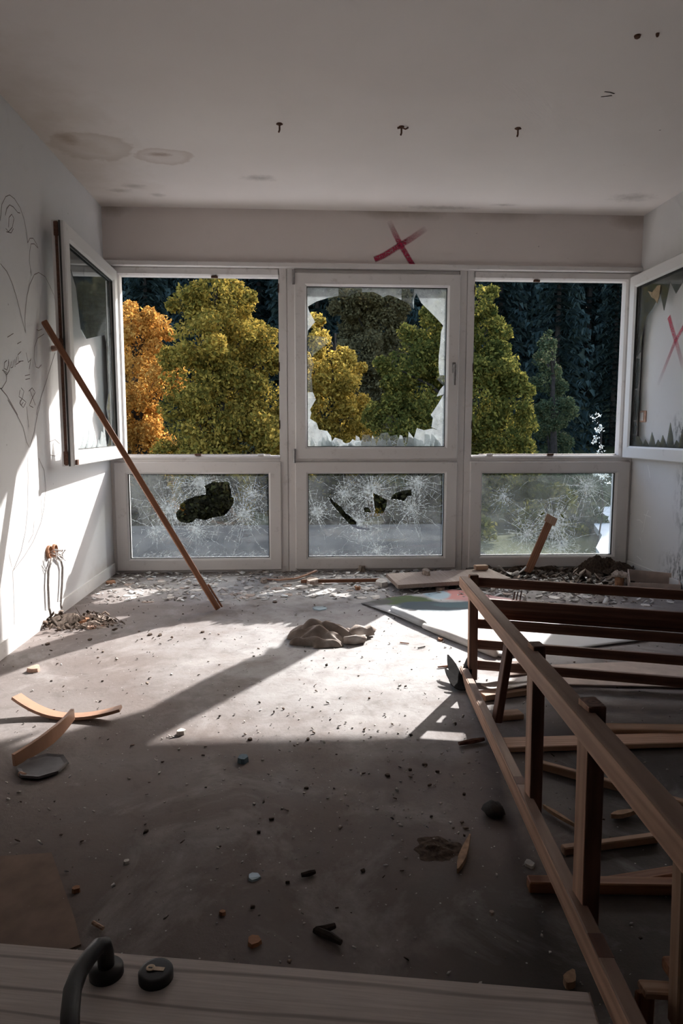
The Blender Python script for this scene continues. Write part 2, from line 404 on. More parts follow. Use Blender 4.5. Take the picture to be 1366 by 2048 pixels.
# ------------------------------------------------------------------ room shell
def struct(name, mb, mat, label, cat=None):
    o = mb.build(name, mat); return tag(o, label, cat or name.split('_')[0], None, 'structure')
YB = -1.6
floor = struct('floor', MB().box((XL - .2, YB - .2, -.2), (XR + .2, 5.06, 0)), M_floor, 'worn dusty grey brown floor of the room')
ceiling = struct('ceiling', MB().box((XL - .2, YB - .2, H), (XR + .2, YW + .86, H + .25)), M_ceil, 'off-white ceiling with brown water stains')
wall_left = struct('wall_left', MB().box((XL - .2, YB - .2, 0), (XL, YW + .1, H)), M_wall_l, 'white wall on the left covered in pencil scribbles')
wall_right = struct('wall_right', MB().box((XR, YB - .2, 0), (XR + .2, YW + .1, H)), M_wall_r, 'white wall on the right with black mould patches')
wall_front = struct('wall_front', MB().box((XL, YW, 2.145), (XR, YW + .28, H)), M_wall_f, 'plastered band above the windows with a red sprayed cross')
bk = MB(); bk.box((XL, YB - .2, 0), (-.5, YB, H)); bk.box((.6, YB - .2, 0), (XR, YB, H)); bk.box((-.5, YB - .2, 2.1), (.6, YB, H))
wall_back = struct('wall_back', bk, M_wall_b, 'dirty wall with the doorway behind the viewer')
co = MB(); co.box((-.6, YB - 1.6, -.2), (1.6, YB - .2, 0)); co.box((-.6, YB - 1.6, 2.3), (1.6, YB - .2, 2.4)); co.box((-.7, YB - 1.6, -.2), (-.6, YB - .2, 2.4)); co.box((1.6, YB - 1.6, -.2), (1.7, YB - .2, 2.4)); co.box((-.7, YB - 1.7, -.2), (1.7, YB - 1.6, 2.4))
struct('wall_corridor', co, M_wall_b, 'dim corridor beyond the doorway behind the viewer', 'wall')
struct('baseboard_left', MB().box((XL, YB, 0), (XL + .012, YW - .02, .075)), M_sash_w, 'low white baseboard along the left wall', 'baseboard')
struct('baseboard_right', MB().box((XR - .012, YB, 0), (XR, YW - .02, .06)), M_sash_w, 'low baseboard along the right wall', 'baseboard')

# window grid: header, mullions, transom
t1 = MB(); t1.box((XL, YW - .03, 2.112), (XR, YW + .09, 2.147), .006)
struct('trim_1', t1, M_frame, 'white header strip running above all the windows', 'trim')
for i, (x0, x1) in enumerate(((-.166, -.062), (1.092, 1.19))):
    b = MB(); xm = (x0 + x1) / 2
    b.box((x0, YW - .002, 0), (xm - .003, YW + .08, 2.112)); b.box((xm + .003, YW - .002, 0), (x1, YW + .08, 2.112)); b.box((xm - .003, YW + .006, 0), (xm + .003, YW + .08, 2.112))
    struct('trim_%d' % (i + 2), b, M_frame, ('white mullion between the left and middle windows', 'white mullion between the middle and right windows')[i], 'trim')
b = MB(); b.box((XL, YW, 0), (-1.325, YW + .08, 2.112)); struct('trim_4', b, M_frame, 'narrow frame strip against the left wall', 'trim')
b = MB(); b.box((2.358, YW, 0), (XR, YW + .08, 2.112)); struct('trim_5', b, M_frame, 'narrow frame strip against the right wall', 'trim')
sill = MB()
for x0, x1 in ((-1.325, -.166), (-.062, 1.092), (1.19, 2.358)): sill.box((x0, YW + .002, 0), (x1, YW + .08, .016)); sill.box((x0, YW + .002, .786), (x1, YW + .08, .806))
struct('trim_6', sill, M_frame, 'white transom strips between the upper and lower windows', 'trim')

def ring(name, o, i, y0, y1, mat, parent=None, M=None, ch=.006):
    """rectangular frame of four mitred members; o/i = (x0, x1, z0, z1)"""
    b = MB(); oc = [(o[0], o[2]), (o[1], o[2]), (o[1], o[3]), (o[0], o[3])]; ic = [(i[0], i[2]), (i[1], i[2]), (i[1], i[3]), (i[0], i[3])]
    sg = [(1, 1), (-1, 1), (-1, -1), (1, -1)]
    prof = [(oc, 0, y1), (oc, 0, y0 + ch), (oc, ch, y0), (ic, -ch * 2, y0), (ic, 0, y0 + ch * 2), (ic, 0, y1)]
    vs = []
    for base, off, y in prof:
        for k in range(4): vs.append((base[k][0] + sg[k][0] * off, y, base[k][1] + sg[k][1] * off))
    fs = []; n = len(prof)
    for p in range(n):
        for k in range(4): fs.append((p * 4 + k, p * 4 + (k + 1) % 4, ((p + 1) % n) * 4 + (k + 1) % 4, ((p + 1) % n) * 4 + k))
    return b.add(vs, fs).build(name, mat, parent, M)
def seal_ring(g, y, parent, M=None, w=.005):
    b = MB(); x0, x1, z0, z1 = g
    b.box((x0, y, z0), (x0 + w, y + .012, z1)); b.box((x1 - w, y, z0), (x1, y + .012, z1)); b.box((x0, y, z0), (x1, y + .012, z0 + w)); b.box((x0, y, z1 - w), (x1, y + .012, z1))
    return b.build('glazing_seal', M_seal, parent, M)
def win(n, label, x, z):
    e = empty('window_%d' % n, (x, YW, z)); return tag(e, label, 'window', None, 'structure')
BAY = ((-1.325, -.166), (-.062, 1.092), (1.19, 2.358))

def ribbons(segs, y0, name, parent, mat, M=None):
    """thin flat crack lines on a pane: segs of (x0,z0,x1,z1,w)"""
    S = np.array(segs); a = S[:, :2]; c = S[:, 2:4]; w = S[:, 4:5]; d = c - a; l = np.linalg.norm(d, axis=1, keepdims=True) + 1e-9
    n_ = np.stack([-d[:, 1], d[:, 0]], 1) / l * w / 2
    q = np.stack([a - n_, a + n_, c + n_ * .8, c - n_ * .8], 1).reshape(-1, 2)
    V = np.stack([q[:, 0], np.full(len(q), y0) + np.repeat(rng.uniform(-.0012, .0012, len(S)), 4), q[:, 1]], 1)
    me = np_mesh(name, V, np.arange(len(V)).reshape(-1, 4), mat); o = link(name, me, parent, M); o['kind'] = 'stuff'; return o
def inside(p, poly):
    x, z = p; r = False; j = len(poly) - 1
    for i in range(len(poly)):
        if (poly[i][1] > z) != (poly[j][1] > z) and x < (poly[j][0] - poly[i][0]) * (z - poly[i][1]) / (poly[j][1] - poly[i][1]) + poly[i][0]: r = not r
        j = i
    return r
def crack_web(rect, centers, holes, seed):
    r = random.Random(seed); x0, x1, z0, z1 = rect; out = []
    def put(a, b, w):
        m_ = ((a[0] + b[0]) / 2, (a[1] + b[1]) / 2)
        for p in (a, b, m_):
            if not (x0 + .004 < p[0] < x1 - .004 and z0 + .004 < p[1] < z1 - .004): return
        for h in holes:
            if inside(m_, h) or inside(a, h) or inside(b, h): return
        out.append((a[0], a[1], b[0], b[1], w))
    for (cx, cz, R, nr, dens) in centers:
        rays = []
        for k in range(nr):
            an = 2 * math.pi * (k + r.uniform(-.4, .4)) / nr; L = R * r.uniform(.45, 1.25) * (1.7 if r.random() < .12 else 1)
            pts = []; d = r.uniform(.0, .012); wob = r.uniform(-.5, .5)
            while d < L:
                aa = an + wob * (d / R) * .5 + r.uniform(-.03, .03); pts.append((cx + math.cos(aa) * d, cz + math.sin(aa) * d)); d += r.uniform(.012, .03)
            for a, b in zip(pts, pts[1:]): put(a, b, r.uniform(.0012, .0042) * (1.3 - .8 * min(1, math.dist(a, (cx, cz)) / L)))
            rays.append((an, wob, L))
        d = .012; rays.sort()
        while d < R:
            for k in range(len(rays)):
                if r.random() > dens * (1.1 - .75 * d / R): continue
                a1, w1, L1 = rays[k]; a2, w2, L2 = rays[(k + 1) % len(rays)]
                if a2 < a1: a2 += 2 * math.pi
                if d > L1 or d > L2 or a2 - a1 > 1.2: continue
                q1, q2 = d * r.uniform(.93, 1.07), d * r.uniform(.93, 1.07)
                p1 = (cx + math.cos(a1 + w1 * d / R * .5) * q1, cz + math.sin(a1 + w1 * d / R * .5) * q1); p2 = (cx + math.cos(a2 + w2 * d / R * .5) * q2, cz + math.sin(a2 + w2 * d / R * .5) * q2)
                put(p1, p2, r.uniform(.0009, .0034))
            d += r.uniform(.008, .02) * (1 + d / R)
        for k in range(int(480 * dens * R / .2)):                      # crushed glass around the blow
            an = r.uniform(0, 6.283); d = abs(r.gauss(0, R * .28)); p = (cx + math.cos(an) * d, cz + math.sin(an) * d); b = r.uniform(0, 6.283); l = r.uniform(.004, .016)
            put(p, (p[0] + math.cos(b) * l, p[1] + math.sin(b) * l), r.uniform(.0012, .004))
    for h in holes:                                                     # frosted rim of each hole
        for a, b in zip(h, h[1:] + h[:1]):
            for k in range(15):
                f = r.random(); p = (a[0] + (b[0] - a[0]) * f, a[1] + (b[1] - a[1]) * f); an = r.uniform(0, 6.283); l = r.uniform(.008, .022)
                q = (p[0] + math.cos(an) * l, p[1] + math.sin(an) * l)
                if not inside(q, h): put((p[0] + (q[0] - p[0]) * .3, p[1] + (q[1] - p[1]) * .3), q, r.uniform(.001, .0028))
    for k in range(130):                                                # splinters and dust along the bottom bead
        x = r.uniform(x0, x1); z = z0 + abs(r.gauss(0, .018)) + .004; an = r.gauss(0, .6); l = r.uniform(.01, .05)
        put((x, z), (x + math.cos(an) * l, z + math.sin(an) * l), r.uniform(.001, .0035))
    return out
def xz(pts, ox, oy, s): return [(lambda p: (p.x, p.z))(W(ox + u / s, oy + v / s, YW + .03)) for u, v in pts]

# ------------------------------------------------------------------ lower windows
low_holes = [
    [xz([(487, 465), (510, 440), (520, 400), (560, 370), (620, 345), (690, 328), (705, 335), (708, 290), (695, 268), (730, 250), (770, 232), (800, 240), (855, 232), (880, 240), (885, 270), (895, 300), (893, 345), (913, 350), (915, 385), (895, 425), (870, 460), (840, 485), (760, 500), (700, 518), (635, 505), (605, 535), (560, 540), (515, 530), (492, 500)], 220, 900, 3.692)],
    [xz([(325, 345), (370, 390), (425, 430), (455, 475), (500, 510), (540, 545), (545, 580), (600, 590), (650, 597), (640, 607), (560, 603), (510, 580), (450, 520), (390, 450), (350, 400)], 570, 900, 3.794),
     xz([(668, 325), (720, 350), (775, 380), (770, 430), (745, 480), (685, 483), (680, 430), (675, 380)], 570, 900, 3.794),
     xz([(815, 345), (840, 325), (900, 308), (958, 298), (960, 345), (930, 350), (905, 388), (850, 375), (800, 372)], 570, 900, 3.794),
     xz([(595, 440), (630, 432), (660, 478), (600, 470)], 570, 900, 3.794)],
    [xz([(628, 385), (640, 383), (655, 405), (648, 412)], 910, 900, 2.996), xz([(505, 385), (535, 372), (540, 380), (515, 392)], 910, 900, 2.996)]]
def ctr(l, ox, oy, s): return [(*xz([(u, v)], ox, oy, s)[0], R, n, d) for u, v, R, n, d in l]
low_ctr = [
    ctr([(670, 240, .26, 46, .8), (985, 470, .26, 34, .55), (1050, 320, .2, 20, .4), (440, 440, .28, 34, .5), (640, 590, .22, 30, .5), (340, 590, .22, 12, .25)], 220, 900, 3.692),
    ctr([(660, 305, .27, 56, .55), (240, 470, .16, 30, .75), (1000, 250, .2, 28, .6), (450, 330, .18, 24, .6), (960, 440, .24, 26, .5), (560, 540, .22, 24, .6), (700, 760, .26, 14, .25)], 570, 900, 3.794),
    ctr([(590, 440, .19, 60, 1.0), (790, 220, .26, 26, .5), (430, 510, .24, 26, .5), (290, 280, .16, 16, .4), (640, 560, .15, 30, .8)], 910, 900, 2.996)]
low_lab = ('lower left window, its cracked pane with one large dark hole', 'lower middle window, its cracked pane with several narrow holes', 'lower right window, its cracked pane crushed white near the middle')
for k, (x0, x1) in enumerate(BAY):
    e = win(k + 4, low_lab[k], (x0 + x1) / 2, 0.016)
    o = (x0 - .003, x1 + .003, .014, .788); g = (x0 + .088, x1 - .086 - (.012 if k == 2 else 0), .1, .704)
    ring('frame', o, g, YW - .018, YW + .06, M_frame, e)
    pl = [[(p[0], YW + .03, p[1]) for p in l] for l in [[(g[0], g[2]), (g[1], g[2]), (g[1], g[3]), (g[0], g[3])]] + low_holes[k]]
    pane = MB().slab(pl, (0, .004, 0)).build('pane', M_glass_dirty, e)
    seal_ring(g, YW + .012, e)
    ribbons(crack_web(g, low_ctr[k], low_holes[k], 11 + k), YW + .027, 'crack', pane, M_crack)
    if k == 2:
        fl = xz([(290, 265), (380, 210), (490, 182), (582, 205), (575, 270), (560, 290), (470, 295), (370, 310)], 910, 900, 2.996)
        MB().slab([[(p[0], YW + .022, p[1]) for p in fl]], (0, .003, 0)).build('shard', M_glass_grey, e)

# ------------------------------------------------------------------ upper windows
def frame_upper(n, k, label):
    x0, x1 = BAY[k]; e = win(n, label, (x0 + x1) / 2, .806)
    ring('frame', (x0, x1, .806, 2.112), (x0 + (.075 if k == 0 else .003), x1 - (.0 if k == 0 else .075) - .003, .832, 2.056), YW, YW + .075, M_frame, e)
    return e
w1 = frame_upper(1, 0, 'upper left window with its sash swung open against the wall')
w3 = frame_upper(3, 2, 'upper right window with its sash swung open against the wall')
for e, k in ((w1, 0), (w3, 2)):
    x0, x1 = BAY[k]
    for u, z in ((.62, 2.056), (.5, .832), (.88, .832)):
        x = x0 + (x1 - x0) * (u if k == 0 else 1 - u - .0)
        b = MB(); b.box((x - .022, YW - .002, z - (.012 if z > 1 else .0)), (x + .022, YW + .012, z + (.0 if z > 1 else .012))); b.build('latch_plate', M_rust if u != .88 else M_sash_w, e)
    b = MB(); yl = YW + .02
    xs = x1 - .003 if k == 0 else x0 + .003
    for z in (1.05, 1.45, 1.98): b.box((xs - .006, yl - .02, z - .03), (xs + .006, yl, z + .03))
    b.build('striker', M_rust, e)
    b = MB(); b.box((x0 + .075, YW + .05, .83), (x1 - .075, YW + .07, .84)); b.build('sill_rail', M_metal, e)

x0, x1 = BAY[1]
w2 = win(2, 'upper middle window with a huge jagged hole in its glass', (x0 + x1) / 2, .806)
ring('frame', (x0, x1, .806, 2.112), (x0 + .03, x1 - .03, .84, 2.06), YW + .004, YW + .075, M_frame, w2)
sash = ring('sash', (x0, x1 - .002, .808, 2.082), (.022, 1.004, .893, 1.996), YW - .024, YW + .05, M_frame, w2)
G2 = (.022, 1.004, .893, 1.996)
seal_ring(G2, YW + .008, sash)
# handle
hp = W(908, 745, YW - .03); hd = MB(); hd.box((hp.x - .013, YW - .033, hp.z - .005), (hp.x + .013, YW - .022, hp.z + .07), .003)
hd.tube([(hp.x, YW - .033, hp.z + .045), (hp.x, YW - .062, hp.z + .045)], .008, 10)
hd.box((hp.x - .009, YW - .07, hp.z - .09), (hp.x + .009, YW - .055, hp.z + .055), .003); hd.build('window_handle', M_metal, sash)
for z in (.83, 2.05):
    b = MB(); b.tube([(x0 - .006, YW - .03, z - .05), (x0 - .006, YW - .03, z + .05)], .009, 10); b.build('hinge', M_metal, sash)
out2 = xz([(190, 625), (250, 590), (330, 565), (400, 553), (460, 557), (500, 540), (560, 527), (640, 525), (680, 545), (705, 562), (740, 545), (790, 560), (830, 580), (870, 600), (905, 635), (915, 640), (905, 600), (932, 535), (965, 600), (1010, 645), (1060, 695), (1115, 755), (1100, 800), (1095, 880), (1085, 960), (1083, 1040), (1090, 1095), (1072, 1120), (1100, 1150), (1118, 1165), (1095, 1190), (1070, 1240), (1118, 1225), (1080, 1290), (1030, 1365), (1045, 1385), (1035, 1450), (1085, 1470), (1040, 1458), (985, 1470), (935, 1455), (915, 1525), (890, 1515), (805, 1520), (800, 1500), (750, 1510), (735, 1485), (690, 1490), (680, 1510), (620, 1520), (610, 1500), (565, 1500), (555, 1540), (520, 1545), (495, 1530), (480, 1555), (435, 1560), (425, 1535), (375, 1520), (350, 1550), (325, 1475), (265, 1465), (250, 1420), (205, 1390), (215, 1350), (205, 1330), (245, 1260), (225, 1210), (215, 1100), (230, 1020), (215, 970), (270, 920), (335, 865), (320, 835), (190, 820), (190, 790), (240, 730), (200, 660)], 560, 430, 3.415)
def perim(p, g):
    x, z = p; w, h = g[1] - g[0], g[3] - g[2]; c = [(abs(z - g[3]), min(max(x - g[0], 0), w)), (abs(x - g[1]), w + min(max(g[3] - z, 0), h)), (abs(z - g[2]), w + h + min(max(g[1] - x, 0), w)), (abs(x - g[0]), 2 * w + h + min(max(z - g[2], 0), h))]
    return min(c)[1]
def pt_at(t, g):
    w, h = g[1] - g[0], g[3] - g[2]; t %= 2 * (w + h)
    if t < w: return (g[0] + t, g[3])
    if t < w + h: return (g[1], g[3] - (t - w))
    if t < 2 * w + h: return (g[1] - (t - w - h), g[2])
    return (g[0], g[2] + (t - 2 * w - h))
def edge_shards(outline, g, step, y, parent, mats, seed, M=None, name='shard'):
    r = random.Random(seed); n = len(outline); w, h = g[1] - g[0], g[3] - g[2]; T = 2 * (w + h); i = 0
    corners = [w, w + h, 2 * w + h, T]
    start = perim(outline[0], g)
    while i < n:
        j = min(n, i + r.choice(step)); 
        if n - j < 2: j = n
        pts = outline[i:j + 1] if j < n else outline[i:] + [outline[0]]
        ta = perim(pts[0], g); tb = perim(pts[-1], g)
        if tb < ta - T / 2: tb += T
        if tb <= ta: tb = ta + .01
        mid = [c + q * T for q in (0, 1) for c in corners if ta < c + q * T < tb]
        back = [pt_at(t, g) for t in sorted([ta, tb] + mid, reverse=True)]
        poly = pts + back; clean = []
        for p in poly:
            if not clean or math.dist(p, clean[-1]) > .002: clean.append(p)
        if len(clean) > 2 and math.dist(clean[0], clean[-1]) < .002: clean.pop()
        if len(clean) > 2:
            tx, tz = r.uniform(-.015, .015), r.uniform(-.015, .015); cx, cz = clean[0]
            MB().slab([[(p[0], y + tx * (p[0] - cx) + tz * (p[1] - cz), p[1]) for p in clean]], (0, .004, 0)).build(name, r.choice(mats), parent, M)
        i = j
edge_shards(out2, G2, (2, 3, 3, 4), YW + .03, sash, [M_glass_frost, M_glass_frost, M_glass_dirty], 4)
# second, outer layer of broken glass along the bottom and a few loose splinters
r_ = random.Random(9)
for k in range(26):
    x = G2[0] + .02 + (G2[1] - G2[0] - .06) * k / 26 + r_.uniform(-.02, .02); hgt = r_.uniform(.03, .085) * (1.3 if k > 19 or k < 4 else 1); wd = r_.uniform(.03, .07)
    p = [(x, .894), (min(x + wd, G2[1] - .003), .894), (min(x + wd * r_.uniform(.5, .9), G2[1] - .003), .894 + hgt * r_.uniform(.5, 1)), (x + wd * r_.uniform(.1, .45), .894 + hgt)]
    MB().slab([[(q[0], YW + .014 + (k % 3) * .005, q[1]) for q in p]], (0, .003, 0)).build('shard', M_glass_frost, sash)
segs = []
for k in range(420):
    t_ = r_.random()
    if t_ < .5: x, z = r_.uniform(G2[0], G2[1] - .03), .896 + abs(r_.gauss(0, .02))
    elif t_ < .7: x, z = r_.uniform(G2[0], G2[1] - .03), 1.99 - abs(r_.gauss(0, .025))
    elif t_ < .85: x, z = G2[0] + abs(r_.gauss(0, .015)) + .004, r_.uniform(.9, 1.95)
    else: x, z = G2[1] - abs(r_.gauss(0, .025)) - .006, r_.uniform(.9, 1.95)
    an = r_.uniform(0, 3.14); l = r_.uniform(.01, .05); q = (x + math.cos(an) * l, z + math.sin(an) * l)
    if G2[0] < q[0] < G2[1] and G2[2] < q[1] < G2[3] and not inside(q, out2) and not inside((x, z), out2): segs.append((x, z, *q, r_.uniform(.0006, .002)))
ribbons(segs, YW + .026, 'crack', sash, M_crack)

# ------------------------------------------------------------------ the two opened sashes (local x = across the sash from its hinge, local y = thickness, local z = up)
def open_sash(parent, hinge, near, side, mat):
    h, n_ = Vector(hinge), Vector(near); d = (n_ - h); d.z = 0; L = d.length; x = d.normalized(); z = Vector((0, 0, 1)); y = z.cross(x)
    if y.x * side < 0: y = -y                       # local y points from the room side face towards the wall
    M = Matrix.Identity(4)
    for i in range(3): M[i][0], M[i][1], M[i][2], M[i][3] = x[i], y[i], z[i], h[i]
    o = (0, L, .815, 2.083); g = (.085, L - .085, .9, 1.998)
    s = ring('sash', o, g, 0, .066, mat, parent, M)
    seal_ring(g, .012, s, M)
    b = MB(); b.box((L - .001, .022, .815), (L + .004, .03, 2.083)); b.build('edge_gasket', M_seal, s, M)
    b = MB(); b.box((L - .001, .036, .82), (L + .003, .05, 2.078)); b.build('lock_strip', M_rust, s, M)
    for zz in (.86, 1.45, 2.04): MB().box((L, .032, zz - .035), (L + .008, .054, zz + .035)).build('lock_bolt', M_rust, s, M)
    MB().box((L - .04, -.012, .822), (L - .012, .0, .85)).build('corner_bracket', M_rust, s, M)
    return s, M, g, L
sashL, ML, GL, LL = open_sash(w1, (-1.262, YW - .002, 0), (-1.228, 3.825, 0), -1, M_sash_w)
sashR, MR, GR, LR = open_sash(w3, (2.30, YW - .002, 0), (2.292, 3.825, 0), 1, M_sash_w)
def sl(M, u, v):                                    # pixel -> sash coordinates (across, up)
    n = Vector((M[0][1], M[1][1], M[2][1])); p = onplane(u, v, Vector((M[0][3], M[1][3], 0)) + n * .03, n); q = M.inverted() @ p; return (q.x, q.z)
def shard_in(M, px, parent, mat, y=.03):
    pts = [sl(M, u, v) for u, v in px]
    return MB().slab([[(p[0], y, p[1]) for p in pts]], (0, .004, 0)).build('shard', mat, parent, M)
def zl(pts): return [(70 + u / 3.937, 430 + v / 3.937) for u, v in pts]
xa, xb, za, zb = GL
def loc_shard(M, pts, parent, mat, y=.03): return MB().slab([[(p[0], y, p[1]) for p in pts]], (0, .004, 0)).build('shard', mat, parent, M)
loc_shard(ML, [(xb, zb), (xa, zb), (xa, 1.66), (xa + .1, 1.55), (xa + .18, 1.62), (xa + .3, 1.60), (xa + .62, 1.54), (xa + .72, 1.58), (xa + .78, 1.8), (xb - .04, 1.93)], sashL, M_glass_clear)
loc_shard(ML, [(xa, 1.655), (xa, .9), (xa + .22, .9), (xa + .12, 1.0), (xa + .2, 1.15), (xa + .1, 1.3), (xa + .13, 1.45), (xa + .09, 1.56)], sashL, M_glass_clear)
loc_shard(ML, [(xa + .235, .9), (xa + .42, .9), (xa + .35, 1.0), (xa + .3, .99), (xa + .29, 1.06)], sashL, M_glass_frost)
for k in range(9):
    s0 = xa + .42 + k * .062; hg = (.05, .1, .04, .13, .06, .09, .03, .15, .08)[k]
    loc_shard(ML, [(s0, .9), (min(s0 + .085, xb), .9), (min(s0 + .05, xb), .9 + hg * .6), (s0 + .03, .9 + hg)], sashL, M_glass_frost, .024 + (k % 2) * .006)
for pts in ([(.13, 1.62), (.16, 1.42), (.15, 1.22), (.19, 1.05), (.21, .93)], [(.2, 1.9), (.24, 1.72), (.26, 1.58)], [(.25, 1.15), (.29, 1.02), (.27, .92)], [(.11, 1.5), (.12, 1.3), (.11, 1.1), (.13, .95)], [(.70, 1.95), (.74, 1.76), (.79, 1.62)]):
    segs = [(xa - .085 + a[0], a[1], xa - .085 + c[0], c[1], .003) for a, c in zip(pts, pts[1:])]
    ribbons(segs, .028, 'crack', sashL, M_seal, ML)
# right sash: remains around the edge
xa, xb, za, zb = GR
loc_shard(MR, [(xa, zb), (xb, zb), (xb, 1.93), (xa + .8, 1.9), (xa + .62, 1.95), (xa + .5, 1.86), (xa + .42, 1.95), (xa + .36, 1.78), (xa + .3, 1.9), (xa + .2, 1.82), (xa + .12, 1.78), (xa + .075, 1.68), (xa + .06, 1.55), (xa, 1.52)], sashR, M_glass_grey)
for zz0, zz1, wd in ((1.515, 1.3, .06), (1.295, 1.08, .075), (1.075, .98, .06)):
    loc_shard(MR, [(xa, zz0), (xa + wd * .8, zz0 - .01), (xa + wd, (zz0 + zz1) / 2), (xa + wd * .7, zz1 + .004), (xa, zz1)], sashR, M_glass_grey)
loc_shard(MR, [(xa, .975), (xa, .9), (xa + .18, .9), (xa + .1, .97)], sashR, M_glass_grey)
for k in range(10):
    s0 = xa + .17 + k * .078; hg = (.05, .1, .05, .08, .16, .05, .1, .04, .07, .05)[k]
    loc_shard(MR, [(s0, .9), (min(s0 + .1, xb), .9), (min(s0 + .075, xb), .9 + hg * .5), (s0 + .04, .9 + hg)], sashR, M_glass_grey, .022 + (k % 3) * .005)
loc_shard(MR, [(xa + .14, 1.945), (xa + .2, 1.925), (xa + .27, 1.955), (xa + .31, 1.95), (xa + .3, 1.88), (xa + .275, 1.84), (xa + .24, 1.875), (xa + .2, 1.89)], sashR, M_tan, .024)
rs = []
for k in range(24):
    z_ = .95 + .045 * k; rs.append((xa + .012 + (k % 2) * .02, z_, xa + .03 - (k % 2) * .02, z_ + .05, .004))
for o_ in (.006, .05): rs += [(xa + o_, z_, xa + o_ + random.uniform(-.006, .006), z_ + .06, .006) for z_ in np.arange(.93, 1.7, .055)]
ribbons(rs, .027, 'crack', sashR, M_seal, MR)

# ------------------------------------------------------------------ marks on walls
def ribbon_on(name, pts, w, mat, parent, uv=True):
    """pts: 3D points on a wall with its normal"""
    V = []; P = [Vector(p[0]) for p in pts]; nrm = pts[0][1]; n = len(P); acc = [0]
    for a, c in zip(P, P[1:]): acc.append(acc[-1] + (c - a).length)
    for i, p in enumerate(P):
        t = (P[min(i + 1, n - 1)] - P[max(i - 1, 0)]).normalized(); s = t.cross(nrm).normalized(); ww = w[i] if isinstance(w, (list, tuple)) else w
        V += [p - s * ww / 2 + nrm * .0012, p + s * ww / 2 + nrm * .0012]
    me = bpy.data.meshes.new(name); me.from_pydata([tuple(v) for v in V], [], [(2 * i, 2 * i + 1, 2 * i + 3, 2 * i + 2) for i in range(n - 1)])
    ul = me.uv_layers.new(name='UVMap')
    for pg in me.polygons:
        for li in pg.loop_indices:
            vi = me.loops[li].vertex_index; ul.data[li].uv = (acc[vi // 2] / acc[-1], vi % 2)
    me.materials.append(mat); return link(name, me, parent)
NF, NL, NR = Vector((0, -1, 0)), Vector((1, 0, 0)), Vector((-1, 0, 0))
M_sp1 = spray_mat('red_spray', (.42, .03, .085), [(0, .95), (.55, .8), (1, .08)])
M_sp2 = spray_mat('pink_spray', (.62, .10, .15), [(0, .85), (.5, .5), (1, .05)])
fl_ = YW
def dens(pts, k=6):
    o = []
    for a, c in zip(pts, pts[1:]): o += [(a[0] + (c[0] - a[0]) * i / k, a[1] + (c[1] - a[1]) * i / k) for i in range(k)]
    return o + [pts[-1]]
a1 = dens([(749, 519), (768, 511), (795, 494), (818, 480), (852, 457)]); a2 = dens([(826, 531), (812, 508), (800, 488), (790, 468), (778, 442)])
x1_ = ribbon_on('sprayed_cross', [(W(u, v), NF) for u, v in a1], .05, M_sp1, wall_front)
ribbon_on('sprayed_cross', [(W(u, v) + Vector((0, -.0004, 0)), NF) for u, v in a2], .045, M_sp1, wall_front)
b1 = dens([(1338, 633), (1343, 652), (1351, 678), (1358, 703), (1368, 740)]); b2 = dens([(1380, 630), (1366, 656), (1351, 682), (1336, 720), (1316, 770)])
ribbon_on('sprayed_cross', [(LW(u, v, XR), NR) for u, v in b1], .05, M_sp2, wall_right)
ribbon_on('sprayed_cross', [(LW(u, v, XR) + Vector((-.0004, 0, 0)), NR) for u, v in b2], .04, M_sp2, wall_right)
A_ = lambda pts: [(u / 4.55, 380 + v / 4.55) for u, v in pts]
B_ = lambda pts: [(u / 4.55, 800 + v / 4.55) for u, v in pts]
